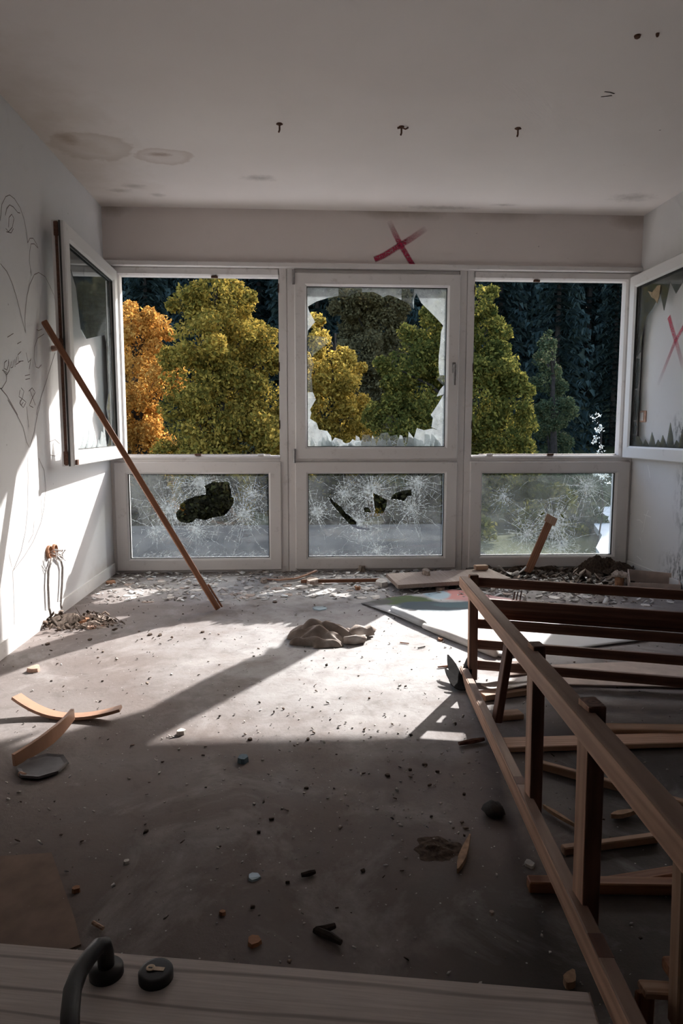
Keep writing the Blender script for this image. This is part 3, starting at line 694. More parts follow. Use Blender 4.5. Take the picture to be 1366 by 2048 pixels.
draw = [A_(p) for p in (
    [(0, 280), (15, 130), (50, 60), (85, 45), (130, 80), (180, 160), (215, 260), (240, 380), (250, 480)],
    [(250, 480), (270, 440), (300, 440), (330, 490), (345, 530), (310, 490), (280, 490), (268, 560), (265, 640), (275, 720), (285, 780)],
    [(230, 1290), (225, 1180), (230, 1080), (245, 960), (270, 860), (310, 770), (350, 750), (410, 790), (450, 870), (490, 960), (510, 1080), (520, 1200)],
    [(0, 670), (60, 740), (110, 850), (150, 980), (180, 1100), (205, 1200), (232, 1300)],
    [(400, 1310), (340, 1350), (310, 1430), (308, 1540), (325, 1610), (350, 1620), (375, 1590)],
    [(500, 1480), (460, 1600), (420, 1740), (380, 1860), (340, 1990), (330, 2048)], [(0, 1800), (60, 1870), (110, 1960), (160, 2048)],
    [(45, 230), (60, 170), (85, 135), (120, 155), (160, 205), (180, 210)], [(75, 340), (80, 250), (105, 220), (125, 260), (110, 340), (75, 380), (50, 350)], [(55, 380), (100, 390), (120, 350)],
    [(60, 1550), (40, 1570), (35, 1620), (60, 1640), (75, 1590), (75, 1540), (85, 1640), (60, 1680), (40, 1660)], [(100, 1560), (95, 1620), (115, 1610), (120, 1550)], [(130, 1540), (135, 1610)],
    [(150, 1520), (140, 1590), (185, 1560)], [(190, 1470), (160, 1500), (165, 1560), (210, 1555)], [(235, 1480), (255, 1570), (280, 1540)], [(280, 1530), (265, 1630)], [(225, 1690), (270, 1680)], [(230, 1725), (270, 1715)],
    [(65, 1340), (120, 1305)], [(155, 1400), (190, 1380)], [(330, 1270), (350, 1280), (380, 1265)],
    [(180, 1820), (170, 1880), (200, 1900), (215, 1830), (190, 1800)], [(200, 1900), (175, 1940), (210, 1980), (235, 1930), (200, 1900)], [(260, 1830), (290, 1800), (320, 1840), (290, 1900), (265, 1960), (300, 1980)], [(270, 1820), (320, 1960)],
    [(20, 1640), (60, 1660), (55, 1740), (20, 1800), (0, 1810)])] + [B_(p) for p in (
    [(70, 0), (150, 130), (210, 250), (240, 380), (262, 430)], [(370, 0), (330, 180), (300, 330), (270, 430)], [(350, 530), (400, 640), (415, 800), (400, 980), (370, 1120), (300, 1290), (220, 1420), (120, 1550)],
    [(250, 520), (255, 700), (250, 1000), (230, 1200), (190, 1380), (115, 1560), (80, 1400)], [(115, 1560), (125, 1800), (130, 2048)], [(310, 1100), (300, 1220), (255, 1300)], [(375, 900), (380, 1050)],
    [(180, 0), (190, 50), (210, 20)], [(240, 60), (260, 250)], [(450, 380), (500, 360), (545, 400), (550, 470), (500, 510), (460, 500)])]
for pl in draw:
    pts = [(LW(max(u, -6), v), NL) for u, v in dens(pl, 3)]
    ribbon_on('pencil_line', pts, .0032, M_pencil, wall_left)
# scratches on the right wall under the sash
M_scr = plain('scratch', (.85, .84, .83), .9, .05)
for pl in ([(1297, 1020), (1291, 1035), (1286, 1062), (1283, 1065)], [(1274, 1040), (1280, 1040), (1286, 1046)], [(1288, 1029), (1302, 1034)], [(1296, 930), (1299, 945), (1300, 955)], [(1280, 1075), (1283, 1087)], [(1274, 1112), (1283, 1120)]):
    ribbon_on('scratch', [(LW(u, v, XR), NR) for u, v in dens(pl, 3)], .006, M_scr, wall_right)

# ------------------------------------------------------------------ the timber bed frame
bed = tag(empty('bed_frame', (1.15, 1.75, 0)), 'long wooden bed frame of rails, posts and slats lying tilted on the right', 'bed frame')
def lowr(y): t = (2.723 - y) / (2.723 - .91); return Vector((.632 + (.4715 - .632) * t, y, .05 + .09 * t))
def topr(y): t = (2.723 - y) / (2.723 - .91); return Vector((.622 + (.461 - .622) * t, y, .424 + .091 * t))
o1, o2 = Vector((.014, 0, -.024)), Vector((.019, 0, -.021))
M_wood_rail = wood('stained_rail', (.36, .24, .18), (.25, .155, .115), .55)
def lit_face(o, L, wy, hz):                              # paler left side: light from the left wall painted onto the timber
    MB().box((-L / 2 + .002, -wy / 2 - .0012, -hz / 2 + .002), (L / 2 - .002, -wy / 2 + .0005, hz / 2 - .002)).build('lit_face', M_wood_bed, o, world_of(o))
def rail(name, fn, off, w, h):
    p0, p1 = fn(2.745) + off, fn(.70) + off; o = beam(name, p0, p1, w, h, M_wood_rail, bed, ch=.003); L = (p1 - p0).length; lit_face(o, L, w, h); return o, L
lr_, LRL = rail('bottom_rail', lowr, o1, .028, .05)
tr0, LRT = rail('top_rail', topr, o2, .038, .042)
for y, l in ((1.70, .022), (1.075, .03)):
    x = LRL * (2.745 - y) / 2.045 - LRL / 2; MB().box((x - l, -.0125, .0245), (x + l, .0135, .0258)).build('slat_mark', M_wood_dark, lr_, world_of(lr_))
def post_at(y, w=.03, d=.045, z0=None, z1=None, mat=None, dx=.0):
    a = lowr(y); c = topr(y); x = a.x + .046 + dx
    p0, p1 = Vector((x, y, a.z - .045 if z0 is None else z0)), Vector((x - .004, y, c.z + .012 if z1 is None else z1))
    o = beam('post', p0, p1, w, d, mat or M_wood_dark, bed, up=(0, 1, 0)); lit_face(o, (p1 - p0).length, w, d)
post_at(2.712, .034, .03, .004)
p3 = F(1066, 1600, .09); p4 = F(1180, 1810, .11)
post_at(p3.y, dx=-.014); post_at(p4.y, .032, .05, dx=-.014); post_at(.78)
pb = F(994, 1440, .05); pt_ = onp(1024, 1252, 0, .662)
beam('brace', pb, pt_, .042, .024, M_wood_dark, bed, up=(1, 0, 0))
Wd = Vector((.97, -.24, -.025)).normalized()
for zt in (.402, .316, .231, .145, .058):
    p = Vector((.672, 2.742, zt)); beam('slat', p, p + Wd * 1.30, .02, .038, M_wood_dark, bed)
p = Vector((.75, 2.765, .278)); beam('slat', p, p + Wd * 1.22, .022, .07, M_wood_dark, bed)
for fn, off, hh, ww in ((lowr, Vector((1.27, -.27, -.028)), .044, .028), (topr, Vector((1.27, -.27, -.028)), .042, .038)):
    a = fn(2.75) + off + Vector((0, 0, -.02)); c = fn(.95) + off + Vector((0, 0, -.02)); a.z = max(a.z, .024); c.z = a.z + (.02 if fn is lowr else .02)
    beam('bottom_rail' if fn is lowr else 'top_rail', a, c, ww, hh, M_wood_bed, bed)
for y in (2.43, 1.6, .8):
    a = lowr(y); beam('post', (a.x + 1.235, y, .004), (a.x + 1.235, y, .4), .03, .045, M_wood_red, bed, up=(0, 1, 0))
q0, q1 = W(1357, 2052, .97), W(1368, 1730, .97); beam('post', q0, q1, .022, .03, M_wood_pale, bed, up=(0, 1, 0))
# end box at the near right
bx0, bx1 = W(1283, 1978, 1.0), W(1352, 1982, 1.0)
beam('end_bracket', bx0, bx1, .03, .013, M_wood_pale, bed); beam('end_bracket', bx0 + Vector((.006, 0, -.004)), bx0 + Vector((.006, 0, -.085)), .03, .012, M_wood_red, bed, up=(0, 1, 0))
bk0 = W(1332, 1936, 1.02); beam('block', bk0, bk0 + Vector((.04, -.0, 0)), .03, .022, M_wood_red, bed)
# three bent nails on the second slat
for u in (1026, 1032, 1039):
    a = F(u, 1208, .31); MB().tube([a, a + Vector((.003, 0, .03)), a + Vector((.008, .004, .05))], .0025, 6).build('nail', M_rust, bed)
def slab_px(px, z, th, mat, name, label, cat, parent=None):
    pts = [F(u, v, z + th) for u, v in px]; c = sum(pts, Vector()) / len(pts); base = Vector((c.x, c.y, z))
    ang = math.atan2(pts[1].y - pts[0].y, pts[1].x - pts[0].x); M = Matrix.Translation(base) @ Matrix.Rotation(ang, 4, 'Z'); Mi = M.inverted()
    o = MB().slab([[Mi @ p for p in pts]], (0, 0, -th)).build(name, mat, None, M); return tag(o, label, cat)
def lone_beam(name, label, cat, p0, p1, w, h, mat, up=(0, 0, 1), rag=0.0, group=None):
    return tag(beam(name, p0, p1, w, h, mat, None, up, rag=rag), label, cat, group)
# loose timber inside and under the frame
lone_beam('loose_slat', 'loose slat poking out left under the bed frame\'s lower rail', 'slat', F(1056, 1768, .014), F(1420, 1774, .014), .03, .026, M_wood_red)
lone_beam('loose_slat', 'thin pale slat lying across the floor between the two near posts', 'slat', F(1125, 1700, .0105), F(1312, 1675, .0105), .02, .02, M_wood_pale)
lone_beam('loose_slat', 'pale diagonal slat sloping down right behind the tall near post', 'slat', F(1083, 1530, .0125), F(1385, 1614, .0125), .02, .024, M_wood_pale)
lone_beam('loose_slat', 'slat crossing the wedge beside the near post inside the frame', 'slat', F(1205, 1770, .012), F(1400, 1738, .012), .03, .02, M_wood_red)
lone_beam('loose_slat', 'long pale batten on the floor in the middle of the frame', 'slat', F(1205, 1460, .016), F(1430, 1464, .016), .05, .03, M_wood_pale)
lone_beam('loose_slat', 'wide reddish board on the floor beside the first tall post', 'board', F(1000, 1490, .012), F(1420, 1478, .012), .075, .018, M_wood_bed)
lone_beam('loose_slat', 'short sunlit slat on the floor behind the tilted brace', 'slat', F(962, 1392, .014), F(1075, 1376, .014), .06, .022, M_wood_pale)
lone_beam('loose_slat', 'small sunlit offcut beside the foot of the tilted brace', 'slat', F(998, 1432, .012), F(1042, 1428, .012), .05, .02, M_wood_pale)
slab_px([(1085, 1330), (1385, 1318), (1395, 1374), (1120, 1368)], .003, .006, M_card_pale, 'cardboard_sheet', 'pale brown cardboard sheet lying under the far slats', 'cardboard')
slab_px([(1010, 1322), (1090, 1322), (1110, 1345), (1020, 1350)], .003, .005, M_card, 'cardboard_sheet', 'small brown cardboard piece under the far left slats', 'cardboard')
def curl_sheet():
    b = MB(); n = 14; a, c = F(962, 1372), F(1072, 1352); d = (c - a); pr = Vector((-d.y, d.x, 0)).normalized()
    vs = []
    for i in range(n):
        w = i / (n - 1); ang = w * 2.2; off = pr * (.16 * w - .03 * math.sin(ang)) * -1; z = .004 + .05 * max(0, w - .45) ** 1.2
        vs += [a + off + Vector((0, 0, z)), c + off * 1.1 + Vector((0, 0, z * 1.3))]
    fs = [(2 * i, 2 * i + 1, 2 * i + 3, 2 * i + 2) for i in range(n - 1)]
    b.add(vs, fs); nn = len(vs); b.add([v + Vector((0, 0, .004)) for v in vs], [tuple(reversed(f)) for f in fs])
    edge = [2 * i for i in range(n)] + [2 * i + 1 for i in reversed(range(n))]
    for p, q in zip(edge, edge[1:] + edge[:1]): b.f.append((p, q, nn + q, nn + p))
    return tag(b.build('curled_sheet', M_paper), 'pale curled sheet on the floor just inside the frame\'s far corner', 'sheet')
curl_sheet()

# ------------------------------------------------------------------ the fallen door in the foreground
dl = F(0, 1885, .10); dr = F(1200, 1985, .10); dx = (dr - dl).normalized(); ang = math.atan2(dx.y, dx.x)
DM = Matrix.Translation(dl + dx * .46 + Vector((0, 0, -.04))) @ Matrix.Rotation(ang, 4, 'Z')    # local x along the far edge, local y away from the viewer
door = empty('fallen_door'); door.matrix_basis = DM.copy(); tag(door, 'fallen white-grained door lying flat in the foreground with black handle', 'door', None, 'thing')
DXI = DM.inverted()
xr = .555 if True else 0
b = MB(); b.box((-1.04, -.80, 0), (xr, 0, .04), .002); b.build('leaf', M_door, door, DM)
b = MB(); b.box((xr, -.80, .001), (xr + .0015, 0, .039)); b.build('edge_band', M_chip, door, DM)
hc = DXI @ F(213, 1948, .10); kc = DXI @ F(312, 1956, .10)
R2 = lambda p: DM @ Matrix.Translation((p.x, p.y, .04))
hand = MB().lathe([(.028, 0), (.028, .011), (.0255, .0145), (.013, .016), (.0115, .018)], 32, Matrix.Identity(4)).build('handle', M_black, door, R2(hc), True)
ns = MB(); hM = R2(hc).inverted(); hy = F(213, 1948, .10).y
path = [(0, 0, .008), (0, 0, .03)] + [tuple(hM @ q) for q in (W(211, 1905, hy - .002), W(208, 1890, hy - .006), F(196, 1893, .163), F(178, 1915, .165), F(158, 1945, .165), F(145, 1980, .165), F(140, 2030, .165), F(139, 2085, .165), F(139, 2090, .165))]
ns.tube(path, [.0135, .0135, .0135, .013, .013, .0132, .0135, .0138, .0138, .0135, .01], 14); ns.build('lever', M_black, hand, R2(hc), True)
kr = MB().lathe([(.0285, 0), (.0285, .0125), (.0265, .0155), (.022, .016), (.004, .0155)], 32).build('key_rosette', M_black, door, R2(kc), True)
k = MB(); k.lathe([(.0075, .0145), (.0075, .0175), (.006, .018)], 18, Matrix.Translation((-.009, .001, 0))); k.box((-.006, -.0035, .0145), (.0145, .0045, .0172)); k.build('lock_cylinder', M_brass, kr, R2(kc))
MB().box((-.0125, -.0015, .0176), (-.0055, .0015, .0184)).build('keyhole', M_black, kr, R2(kc))
# handle on the underside props the leaf up
un = MB(); un.tube([(hc.x, hc.y, 0), (hc.x, hc.y, -.045)], .0105, 12); un.tube([(hc.x, hc.y, -.045), (hc.x - .03, hc.y - .036, -.048), (hc.x - .046, hc.y - .13, -.048)], .0105, 12)
un.build('underside_handle', M_black, door, DM, True)
prop = lone_beam('support_block', 'timber block propping up the underside of the fallen door', 'block', DM @ Vector((.2, -.6, -.03)), DM @ Vector((-.9, -.6, -.03)), .05, .058, M_wood_bed)

# ------------------------------------------------------------------ sticks
sb, st = F(436, 1222), LW(88, 643, XL + .03); sb.z = .012
stick = lone_beam('leaning_batten', 'long red-brown batten leaning diagonally against the left wall', 'batten', st, sb, .03, .042, M_wood_red, up=(0.2, -1, 0.3), rag=.02)
d_ = (sb - st).normalized()
beam('split_splinter', sb - d_ * .16 + Vector((.025, 0, .004)), sb + Vector((.022, .01, .008)), .01, .018, M_wood_red, stick, up=(0.2, -1, .3), rag=.02)
sp0, sp1 = F(1052, 1147), W(1104, 1032, YW - .04); sp0.z = .01
ss = lone_beam('short_plank', 'short brown plank propped against the cracked lower right window', 'plank', sp0 + Vector((0, -.03, 0)), sp1, .055, .016, M_wood_red, up=(0, -1, .2), rag=.02)
dd = (sp1 - sp0).normalized(); beam('flared_end', sp1 - dd * .06 + Vector((0, -.012, 0)), sp1 + Vector((0, -.008, 0)), .085, .012, M_wood_pale, ss, up=(0, -1, .2), rag=.015)
pg = LW(104, 697); MB_ = MB(); MB_.tube([pg, pg + Vector((.05, -.01, .004)), pg + Vector((.055, -.01, .02))], [.016, .012, .009], 10); tag(MB_.build('wall_peg', M_plaster_pink), 'stubby pink peg in the left wall behind the leaning batten', 'peg')

# bent slats and plate on the left
def bent(name, label, pts, w, th, mat, up):
    b = MB().strip(pts, w, th, up); c = pts[len(pts) // 2]; o = b.build(name, mat); return tag(o, label, 'slat')
c0, c1 = F(34, 1424), F(242, 1436); pts = []
for i in range(17):
    t = i / 16; p = c0.lerp(c1, t); p.y -= .03 * math.sin(math.pi * t); p.z = .007 + .052 * (2 * t - 1) ** 2 * (1.0 if t < .5 else .55); pts.append(p)
bent('curved_lath', 'curved honey-brown slat lying with both ends raised off the floor', pts, .042, .011, M_wood_bent, (0, 0, 1))
c0, c1 = F(28, 1537), F(147, 1455); pts = []
for i in range(15):
    t = i / 14; p = c0.lerp(c1, t); s = Vector((c1.y - c0.y, c0.x - c1.x, 0)).normalized(); p = p + s * .022 * math.sin(math.pi * t); p.z = .026 + .022 * t; pts.append(p)
b = MB(); vs = []
nb = Vector((c1.y - c0.y, c0.x - c1.x, 0)).normalized()
b.strip(pts, [.05 - .012 * abs(2 * t / 14 - 1) for t in range(15)], .011, nb)
tag(b.build('curved_lath', M_wood_bent), 'curved slat standing on edge with its tip against the raised slat', 'slat')
pc = F(86, 1538); pl_ = MB(); pr = [(.060, .0), (.068, .008), (.066, .014), (.055, .011), (.01, .010)]
pl_.lathe(pr, 8, Matrix.Translation(pc) @ Matrix.Rotation(.2, 4, 'Z')); pl_.v = [(x + (x - pc.x) * .08, y + (y - pc.y) * .15, z) for x, y, z in pl_.v]
tag(pl_.build('octagonal_plate', M_plate), 'dark octagonal plate lying beside the curved slats', 'plate')
ck = F(40, 1553); tag(MB().tube([ck + Vector((0, 0, .008)), ck + Vector((.02, -.012, .01))], [.008, .006], 7).build('cork', M_plaster_pink), 'tiny pinkish stub beside the octagonal plate', 'stub')

# cardboard sheet lower left
slab_px([(-60, 1716), (103, 1705), (150, 1838), (162, 1888), (120, 1905), (-60, 1910)], .001, .004, M_card, 'cardboard_sheet', 'brown cardboard sheet on the floor beyond the fallen door', 'cardboard')

# ------------------------------------------------------------------ rag
def rag():
    nx, ny = 70, 46; c = F(646, 1281); V = []
    r = np.random.default_rng(3); ph = r.uniform(0, 6.28, 12)
    for j in range(ny):
        for i in range(nx):
            a = 2 * i / (nx - 1) - 1; q = 2 * j / (ny - 1) - 1
            rad = math.hypot(a, q); th = math.atan2(q, a); lim = 1 / max(abs(math.cos(th)), abs(math.sin(th))); rr = rad / lim
            out = 1 + .13 * math.sin(3 * th + ph[0]) + .09 * math.sin(5 * th + ph[1]) + .06 * math.sin(9 * th + ph[2])
            x = .165 * rr * math.cos(th) * out; y = .12 * rr * math.sin(th) * out
            f = abs(math.sin(26 * x + 42 * y + 1.3 * math.sin(14 * x + ph[3]) + .5)) ** .8 * .7 + abs(math.sin(-30 * x + 12 * y + 1.2 * math.sin(18 * y + ph[5]))) * .3
            h = max(0, 1 - rr ** 2.2) ** .7 * (.022 + .06 * f) * (1.0 + .25 * math.cos(th - 2)) + .006 * (1 - rr) + .002
            V.append((x + .02 * f * math.sin(7 * y / .1 + ph[6]), y + .012 * f, h))
    Fq = [(j * nx + i, j * nx + i + 1, (j + 1) * nx + i + 1, (j + 1) * nx + i) for j in range(ny - 1) for i in range(nx - 1)]
    b = MB(); b.add(V, Fq)
    o = b.build('rag', M_rag, None, Matrix.Translation(c), True); tag(o, 'crumpled grey-brown rag heaped on the sunlit floor', 'rag')
    e = MB(); pts = [(.13, .0, .02), (.17, .02, .035), (.205, .045, .028), (.235, .06, .03), (.255, .058, .02)]
    e.tube(pts, [.03, .032, .024, .026, .014], 12); e.tube([(.1, -.05, .012), (.15, -.06, .02), (.185, -.045, .018), (.2, -.015, .016)], [.02, .024, .02, .012], 12)
    rr_ = random.Random(2); e.v = [(x + rr_.uniform(-.006, .006), y + rr_.uniform(-.006, .006), max(.001, z + rr_.uniform(-.006, .006))) for x, y, z in e.v]
    e.build('twisted_tail', M_rag, o, Matrix.Translation(c), True)
M_rag = (lambda t: t.pbr(t.ramp(t.noise(9, 5), [(.35, (.20, .16, .135)), (.55, (.33, .28, .25)), (.7, (.5, .46, .43))]), .95, t.bump(t.noise(140, 3), .4, .003), .1))(NT('rag_cloth'))
rag()

# ------------------------------------------------------------------ painted sheet with rolled edge
def sheet_mat():
    t = NT('painted_sheet'); nz = t.noise(5, 5, .6); col = t.ramp(t.noise(3, 4), [(.3, (.45, .46, .47)), (.7, (.56, .56, .56))])
    for (u, v), r, c, s_ in (((800, 1204), (.22, .16, .3), (.07, .11, .03), 1.0), ((870, 1216), (.28, .13, .3), (.05, .085, .11), 1.0), ((920, 1192), (.2, .16, .3), (.60, .24, .22), 1.0), ((872, 1190), (.09, .16, .3), (.34, .5, .58), .9),
                             ((910, 1233), (.16, .05, .3), (.62, .52, .28), .7), ((1000, 1200), (.3, .15, .3), (.5, .24, .24), .8), ((745, 1208), (.14, .1, .3), (.09, .08, .08), .85), ((930, 1212), (.2, .08, .3), (.06, .13, .16), .95)):
        d = t.blob(F(u, v), r, nz, .7); col = t.mix(t.ramp(d, [(.75, s_), (1.0, 0)]), col, c)
    return t.pbr(col, .7, t.bump(nz, .1, .01), .25)
M_sheet = sheet_mat()
P00, P10, P11, P01 = F(722, 1208), F(1000, 1318), F(1420, 1268), F(905, 1181)
nx, ny = 40, 24; V = []
for j in range(ny):
    for i in range(nx):
        s, t = i / (nx - 1), j / (ny - 1); p = P00.lerp(P10, s).lerp(P01.lerp(P11, s), t)
        z = .004 + .008 * abs(math.sin(5 * s + 4 * t)) * (1 - .5 * t) + .012 * math.exp(-((s - .45) / .1) ** 2) * t
        V.append((p.x, p.y, z))
sh = MB(); sh.add(V, [(j * nx + i, j * nx + i + 1, (j + 1) * nx + i + 1, (j + 1) * nx + i) for j in range(ny - 1) for i in range(nx - 1)])
sheet = sh.build('painted_sheet', M_sheet, None, None, True); tag(sheet, 'painted sheet in green, blue and pink with a rolled front edge', 'sheet')
sm = sheet.modifiers.new('thick', 'SOLIDIFY'); sm.thickness = .002
rl = MB(); ra = [F(786, 1226), F(812, 1239), F(842, 1253), F(848, 1257)]; rl.tube([p + Vector((0, 0, .022)) for p in ra], [.018, .024, .022, .016], 12); rl.build('rolled_edge', M_sheet, sheet, None, True)
rl = MB(); ra = [F(848, 1259), F(895, 1277), F(945, 1297), F(992, 1316)]; rl.tube([p + Vector((0, 0, .019)) for p in ra], [.014, .02, .02, .018], 12); rl.build('rolled_edge', M_paper, sheet, None, True)

# ------------------------------------------------------------------ boards and debris along the windows
slab_px([(772, 1147), (796, 1170), (1022, 1156), (978, 1137)], .03, .025, M_chip, 'chipboard_panel', 'pale chipboard panel lying below the middle window', 'board')
lone_beam('support_batten', 'dark batten under the chipboard panel below the middle window', 'batten', F(800, 1166, .014), F(985, 1152, .014), .03, .028, M_wood_dark)
lone_beam('thin_batten', 'thin brown batten lying along the foot of the middle window', 'batten', F(602, 1163, .018), F(760, 1160, .018), .018, .022, M_wood_red)
pts = [F(527, 1158, .01), F(560, 1160, .012), F(592, 1157, .014), F(615, 1149, .02), F(633, 1141, .035)]
tag(MB().strip(pts, .022, .008).build('bent_strip', M_wood_bent), 'bent thin wooden strip curling up beside the thin batten', 'strip')
lone_beam('wood_block', 'small pale wood block on the chipboard panel\'s far end', 'block', F(950, 1135, .075) + Vector((0, 0, 0)), F(974, 1134, .075), .05, .03, M_wood_pale)
pts = []
for i in range(13):
    t = i / 12; p = F(998 + 52 * t, 1152, 0); p.z = .012 + .06 * (2 * t - 1) ** 2; p.y += .02 * math.sin(5 * t); pts.append(p)
cu = MB().strip(pts, [.02 + .05 * math.sin(math.pi * i / 12) for i in range(13)], .005).build('paper_curl', M_paper); tag(cu, 'white curled paper scrap beside the short plank', 'paper')
MB().tube([pts[6] + Vector((0, -.03, .0)), pts[6] + Vector((.03, -.05, .015)), pts[8] + Vector((.0, -.02, .02))], [.014, .02, .008], 8).build('crumple', M_paper, cu, None, True)

def heap(name, label, cx, cy, rx, ry, h, mat, seed, n=40):
    r = np.random.default_rng(seed); base = r.uniform(0, 6.28, 8); rings = n // 2; seg = n * 2; V = [(0, 0, h * .8)]
    lim = [1 + .12 * math.sin(3 * k * 6.283 / seg + base[2]) + .1 * math.sin(7 * k * 6.283 / seg + base[3]) + r.uniform(-.06, .06) for k in range(seg)]
    for j in range(1, rings + 1):
        d = j / rings
        for k in range(seg):
            an = k * 6.283185 / seg; a, q = math.cos(an) * d * lim[k], math.sin(an) * d * lim[k]
            z = h * (1 - d ** 1.6) * (.55 + .45 * math.sin(6 * a + base[0] + 2 * math.sin(5 * q + base[1]))) + r.uniform(0, h * .18) * (1 - d)
            V.append((a * rx, q * ry, max(.0005, z)))
    fs = [(0, 1 + k, 1 + (k + 1) % seg) for k in range(seg)] + [(1 + j * seg + k, 1 + (j + 1) * seg + k, 1 + (j + 1) * seg + (k + 1) % seg, 1 + j * seg + (k + 1) % seg) for j in range(rings - 1) for k in range(seg)]
    b = MB(); b.add(V, fs); o = b.build(name, mat, None, Matrix.Translation((cx, cy, 0))); return tag(o, label, 'debris')
def chips(n, pts_fn, smin, smax, thin, seed, tilt=.35):
    r = np.random.default_rng(seed); C = pts_fn(r, n); s = smin + (smax - smin) * r.random(n) ** 2.5
    an = np.sort(r.uniform(0, 2 * np.pi, (n, 4)), 1); rad = r.uniform(.55, 1.0, (n, 4)) * s[:, None]
    an = np.arange(4)[None] * np.pi / 2 + r.uniform(-.5, .5, (n, 4)) + r.uniform(0, 6.28, (n, 1))
    x, y = np.cos(an) * rad, np.sin(an) * rad * r.uniform(.45, 1, (n, 1))
    tx, ty = r.normal(0, tilt, (n, 1)), r.normal(0, tilt, (n, 1)); z = x * tx + y * ty; z = z - z.min(1, keepdims=True)
    th = (s * thin * r.uniform(.5, 1.5, n))[:, None]
    lo = np.stack([x + C[:, :1], y + C[:, 1:2], z + C[:, 2:3]], 2); hi = lo + np.stack([np.zeros_like(z), np.zeros_like(z), np.broadcast_to(th, z.shape)], 2)
    V = np.concatenate([lo, hi], 1).reshape(-1, 3); f = np.array([[3, 2, 1, 0], [4, 5, 6, 7], [0, 1, 5, 4], [1, 2, 6, 5], [2, 3, 7, 6], [3, 0, 4, 7]])
    return V, (np.arange(n)[:, None, None] * 8 + f[None]).reshape(-1, 4)
def stuff(name, label, cat, n, fn, smin, smax, thin, mat, seed, tilt=.35):
    V, Q = chips(n, fn, smin, smax, thin, seed, tilt); o = link(name, np_mesh(name, V, Q, mat)); tag(o, label, cat, None, 'stuff')
def rect_pts(x0, x1, y0, y1, bias=None):
    def fn(r, n):
        y = r.random(n); y = y ** bias if bias else y
        return np.stack([r.uniform(x0, x1, n), y1 - (y1 - y0) * y, np.full(n, .0005)], 1)
    return fn
M_crumb = (lambda t: t.pbr(t.ramp(t.n('ShaderNodeNewGeometry').outputs['Random Per Island'], [(0, (.12, .10, .09)), (.35, (.35, .31, .28)), (.6, (.55, .52, .49)), (1, (.72, .71, .69))]), .85, None, .2))(NT('crumbs'))
M_flake = (lambda t: t.pbr(t.ramp(t.n('ShaderNodeNewGeometry').outputs['Random Per Island'], [(0, (.2, .15, .12)), (.2, (.42, .37, .33)), (.6, (.6, .57, .55)), (1, (.72, .74, .75))]), .6, None, .35))(NT('flakes'))
M_darkcrumb = (lambda t: t.pbr(t.ramp(t.n('ShaderNodeNewGeometry').outputs['Random Per Island'], [(0, (.03, .025, .02)), (.7, (.12, .085, .065)), (1, (.3, .24, .2))]), .9, None, .15))(NT('dark_crumbs'))
stuff('floor_crumbs', 'small pale plaster crumbs scattered over the whole floor', 'crumbs', 1100, rect_pts(XL + .03, 1.9, .9, 4.3), .0015, .008, .5, M_crumb, 21)
stuff('floor_crumbs', 'tiny white plaster specks on the shaded foreground floor', 'crumbs', 650, lambda r, n: np.stack([np.concatenate([r.normal(.15, .3, n // 2), r.uniform(XL + .05, .6, n - n // 2)]), np.concatenate([r.normal(1.9, .3, n // 2), r.uniform(1.0, 2.4, n - n // 2)]), np.full(n, .0005)], 1), .0014, .006, .5, M_plaster, 28)
stuff('floor_crumbs', 'fine dark grit scattered over the sunlit part of the floor', 'grit', 900, rect_pts(XL + .03, 2.0, 1.2, 4.4), .0015, .009, .4, M_darkcrumb, 22)
stuff('window_rubble', 'broken plaster and glass litter along the foot of the windows', 'rubble', 3400, rect_pts(XL + .03, XR - .03, 4.1, 4.93, 1.6), .003, .03, .1, M_flake, 23, .25)
stuff('corner_litter', 'dark leafy litter below the lower right window', 'litter', 1500, rect_pts(1.15, XR - .02, 4.35, 4.93, .9), .005, .04, .12, M_darkcrumb, 24, .5)
stuff('corner_litter', 'glinting white scraps in the litter behind the bed frame', 'litter', 700, rect_pts(1.0, 2.2, 3.9, 4.72), .004, .03, .1, M_crumb, 25, .4)
heap('litter_heap', 'dark heap of litter in the corner by the right wall', 2.12, 4.8, .24, .15, .13, M_dirt, 5)
heap('litter_heap', 'low dark litter ridge under the short plank', 1.62, 4.86, .32, .08, .05, M_dirt, 6)
hp_ = F(155, 1248); heap('plaster_heap', 'fibrous heap of fallen plaster beside the left wall', hp_.x, hp_.y, .21, .09, .055, M_litter, 7)
stuff('plaster_bits', 'brown plaster crumbs around the fibrous heap by the left wall', 'crumbs', 420, lambda r, n: np.stack([r.normal(hp_.x, .1, n).clip(XL + .02, 0), r.normal(hp_.y, .07, n), r.uniform(0, .02, n)], 1), .004, .022, .35, M_darkcrumb, 26, .6)
dm_ = F(876, 1698); heap('dirt_patch', 'dark dirt patch next to the wood splinter', dm_.x, dm_.y, .06, .05, .008, M_dirt, 8, 20)

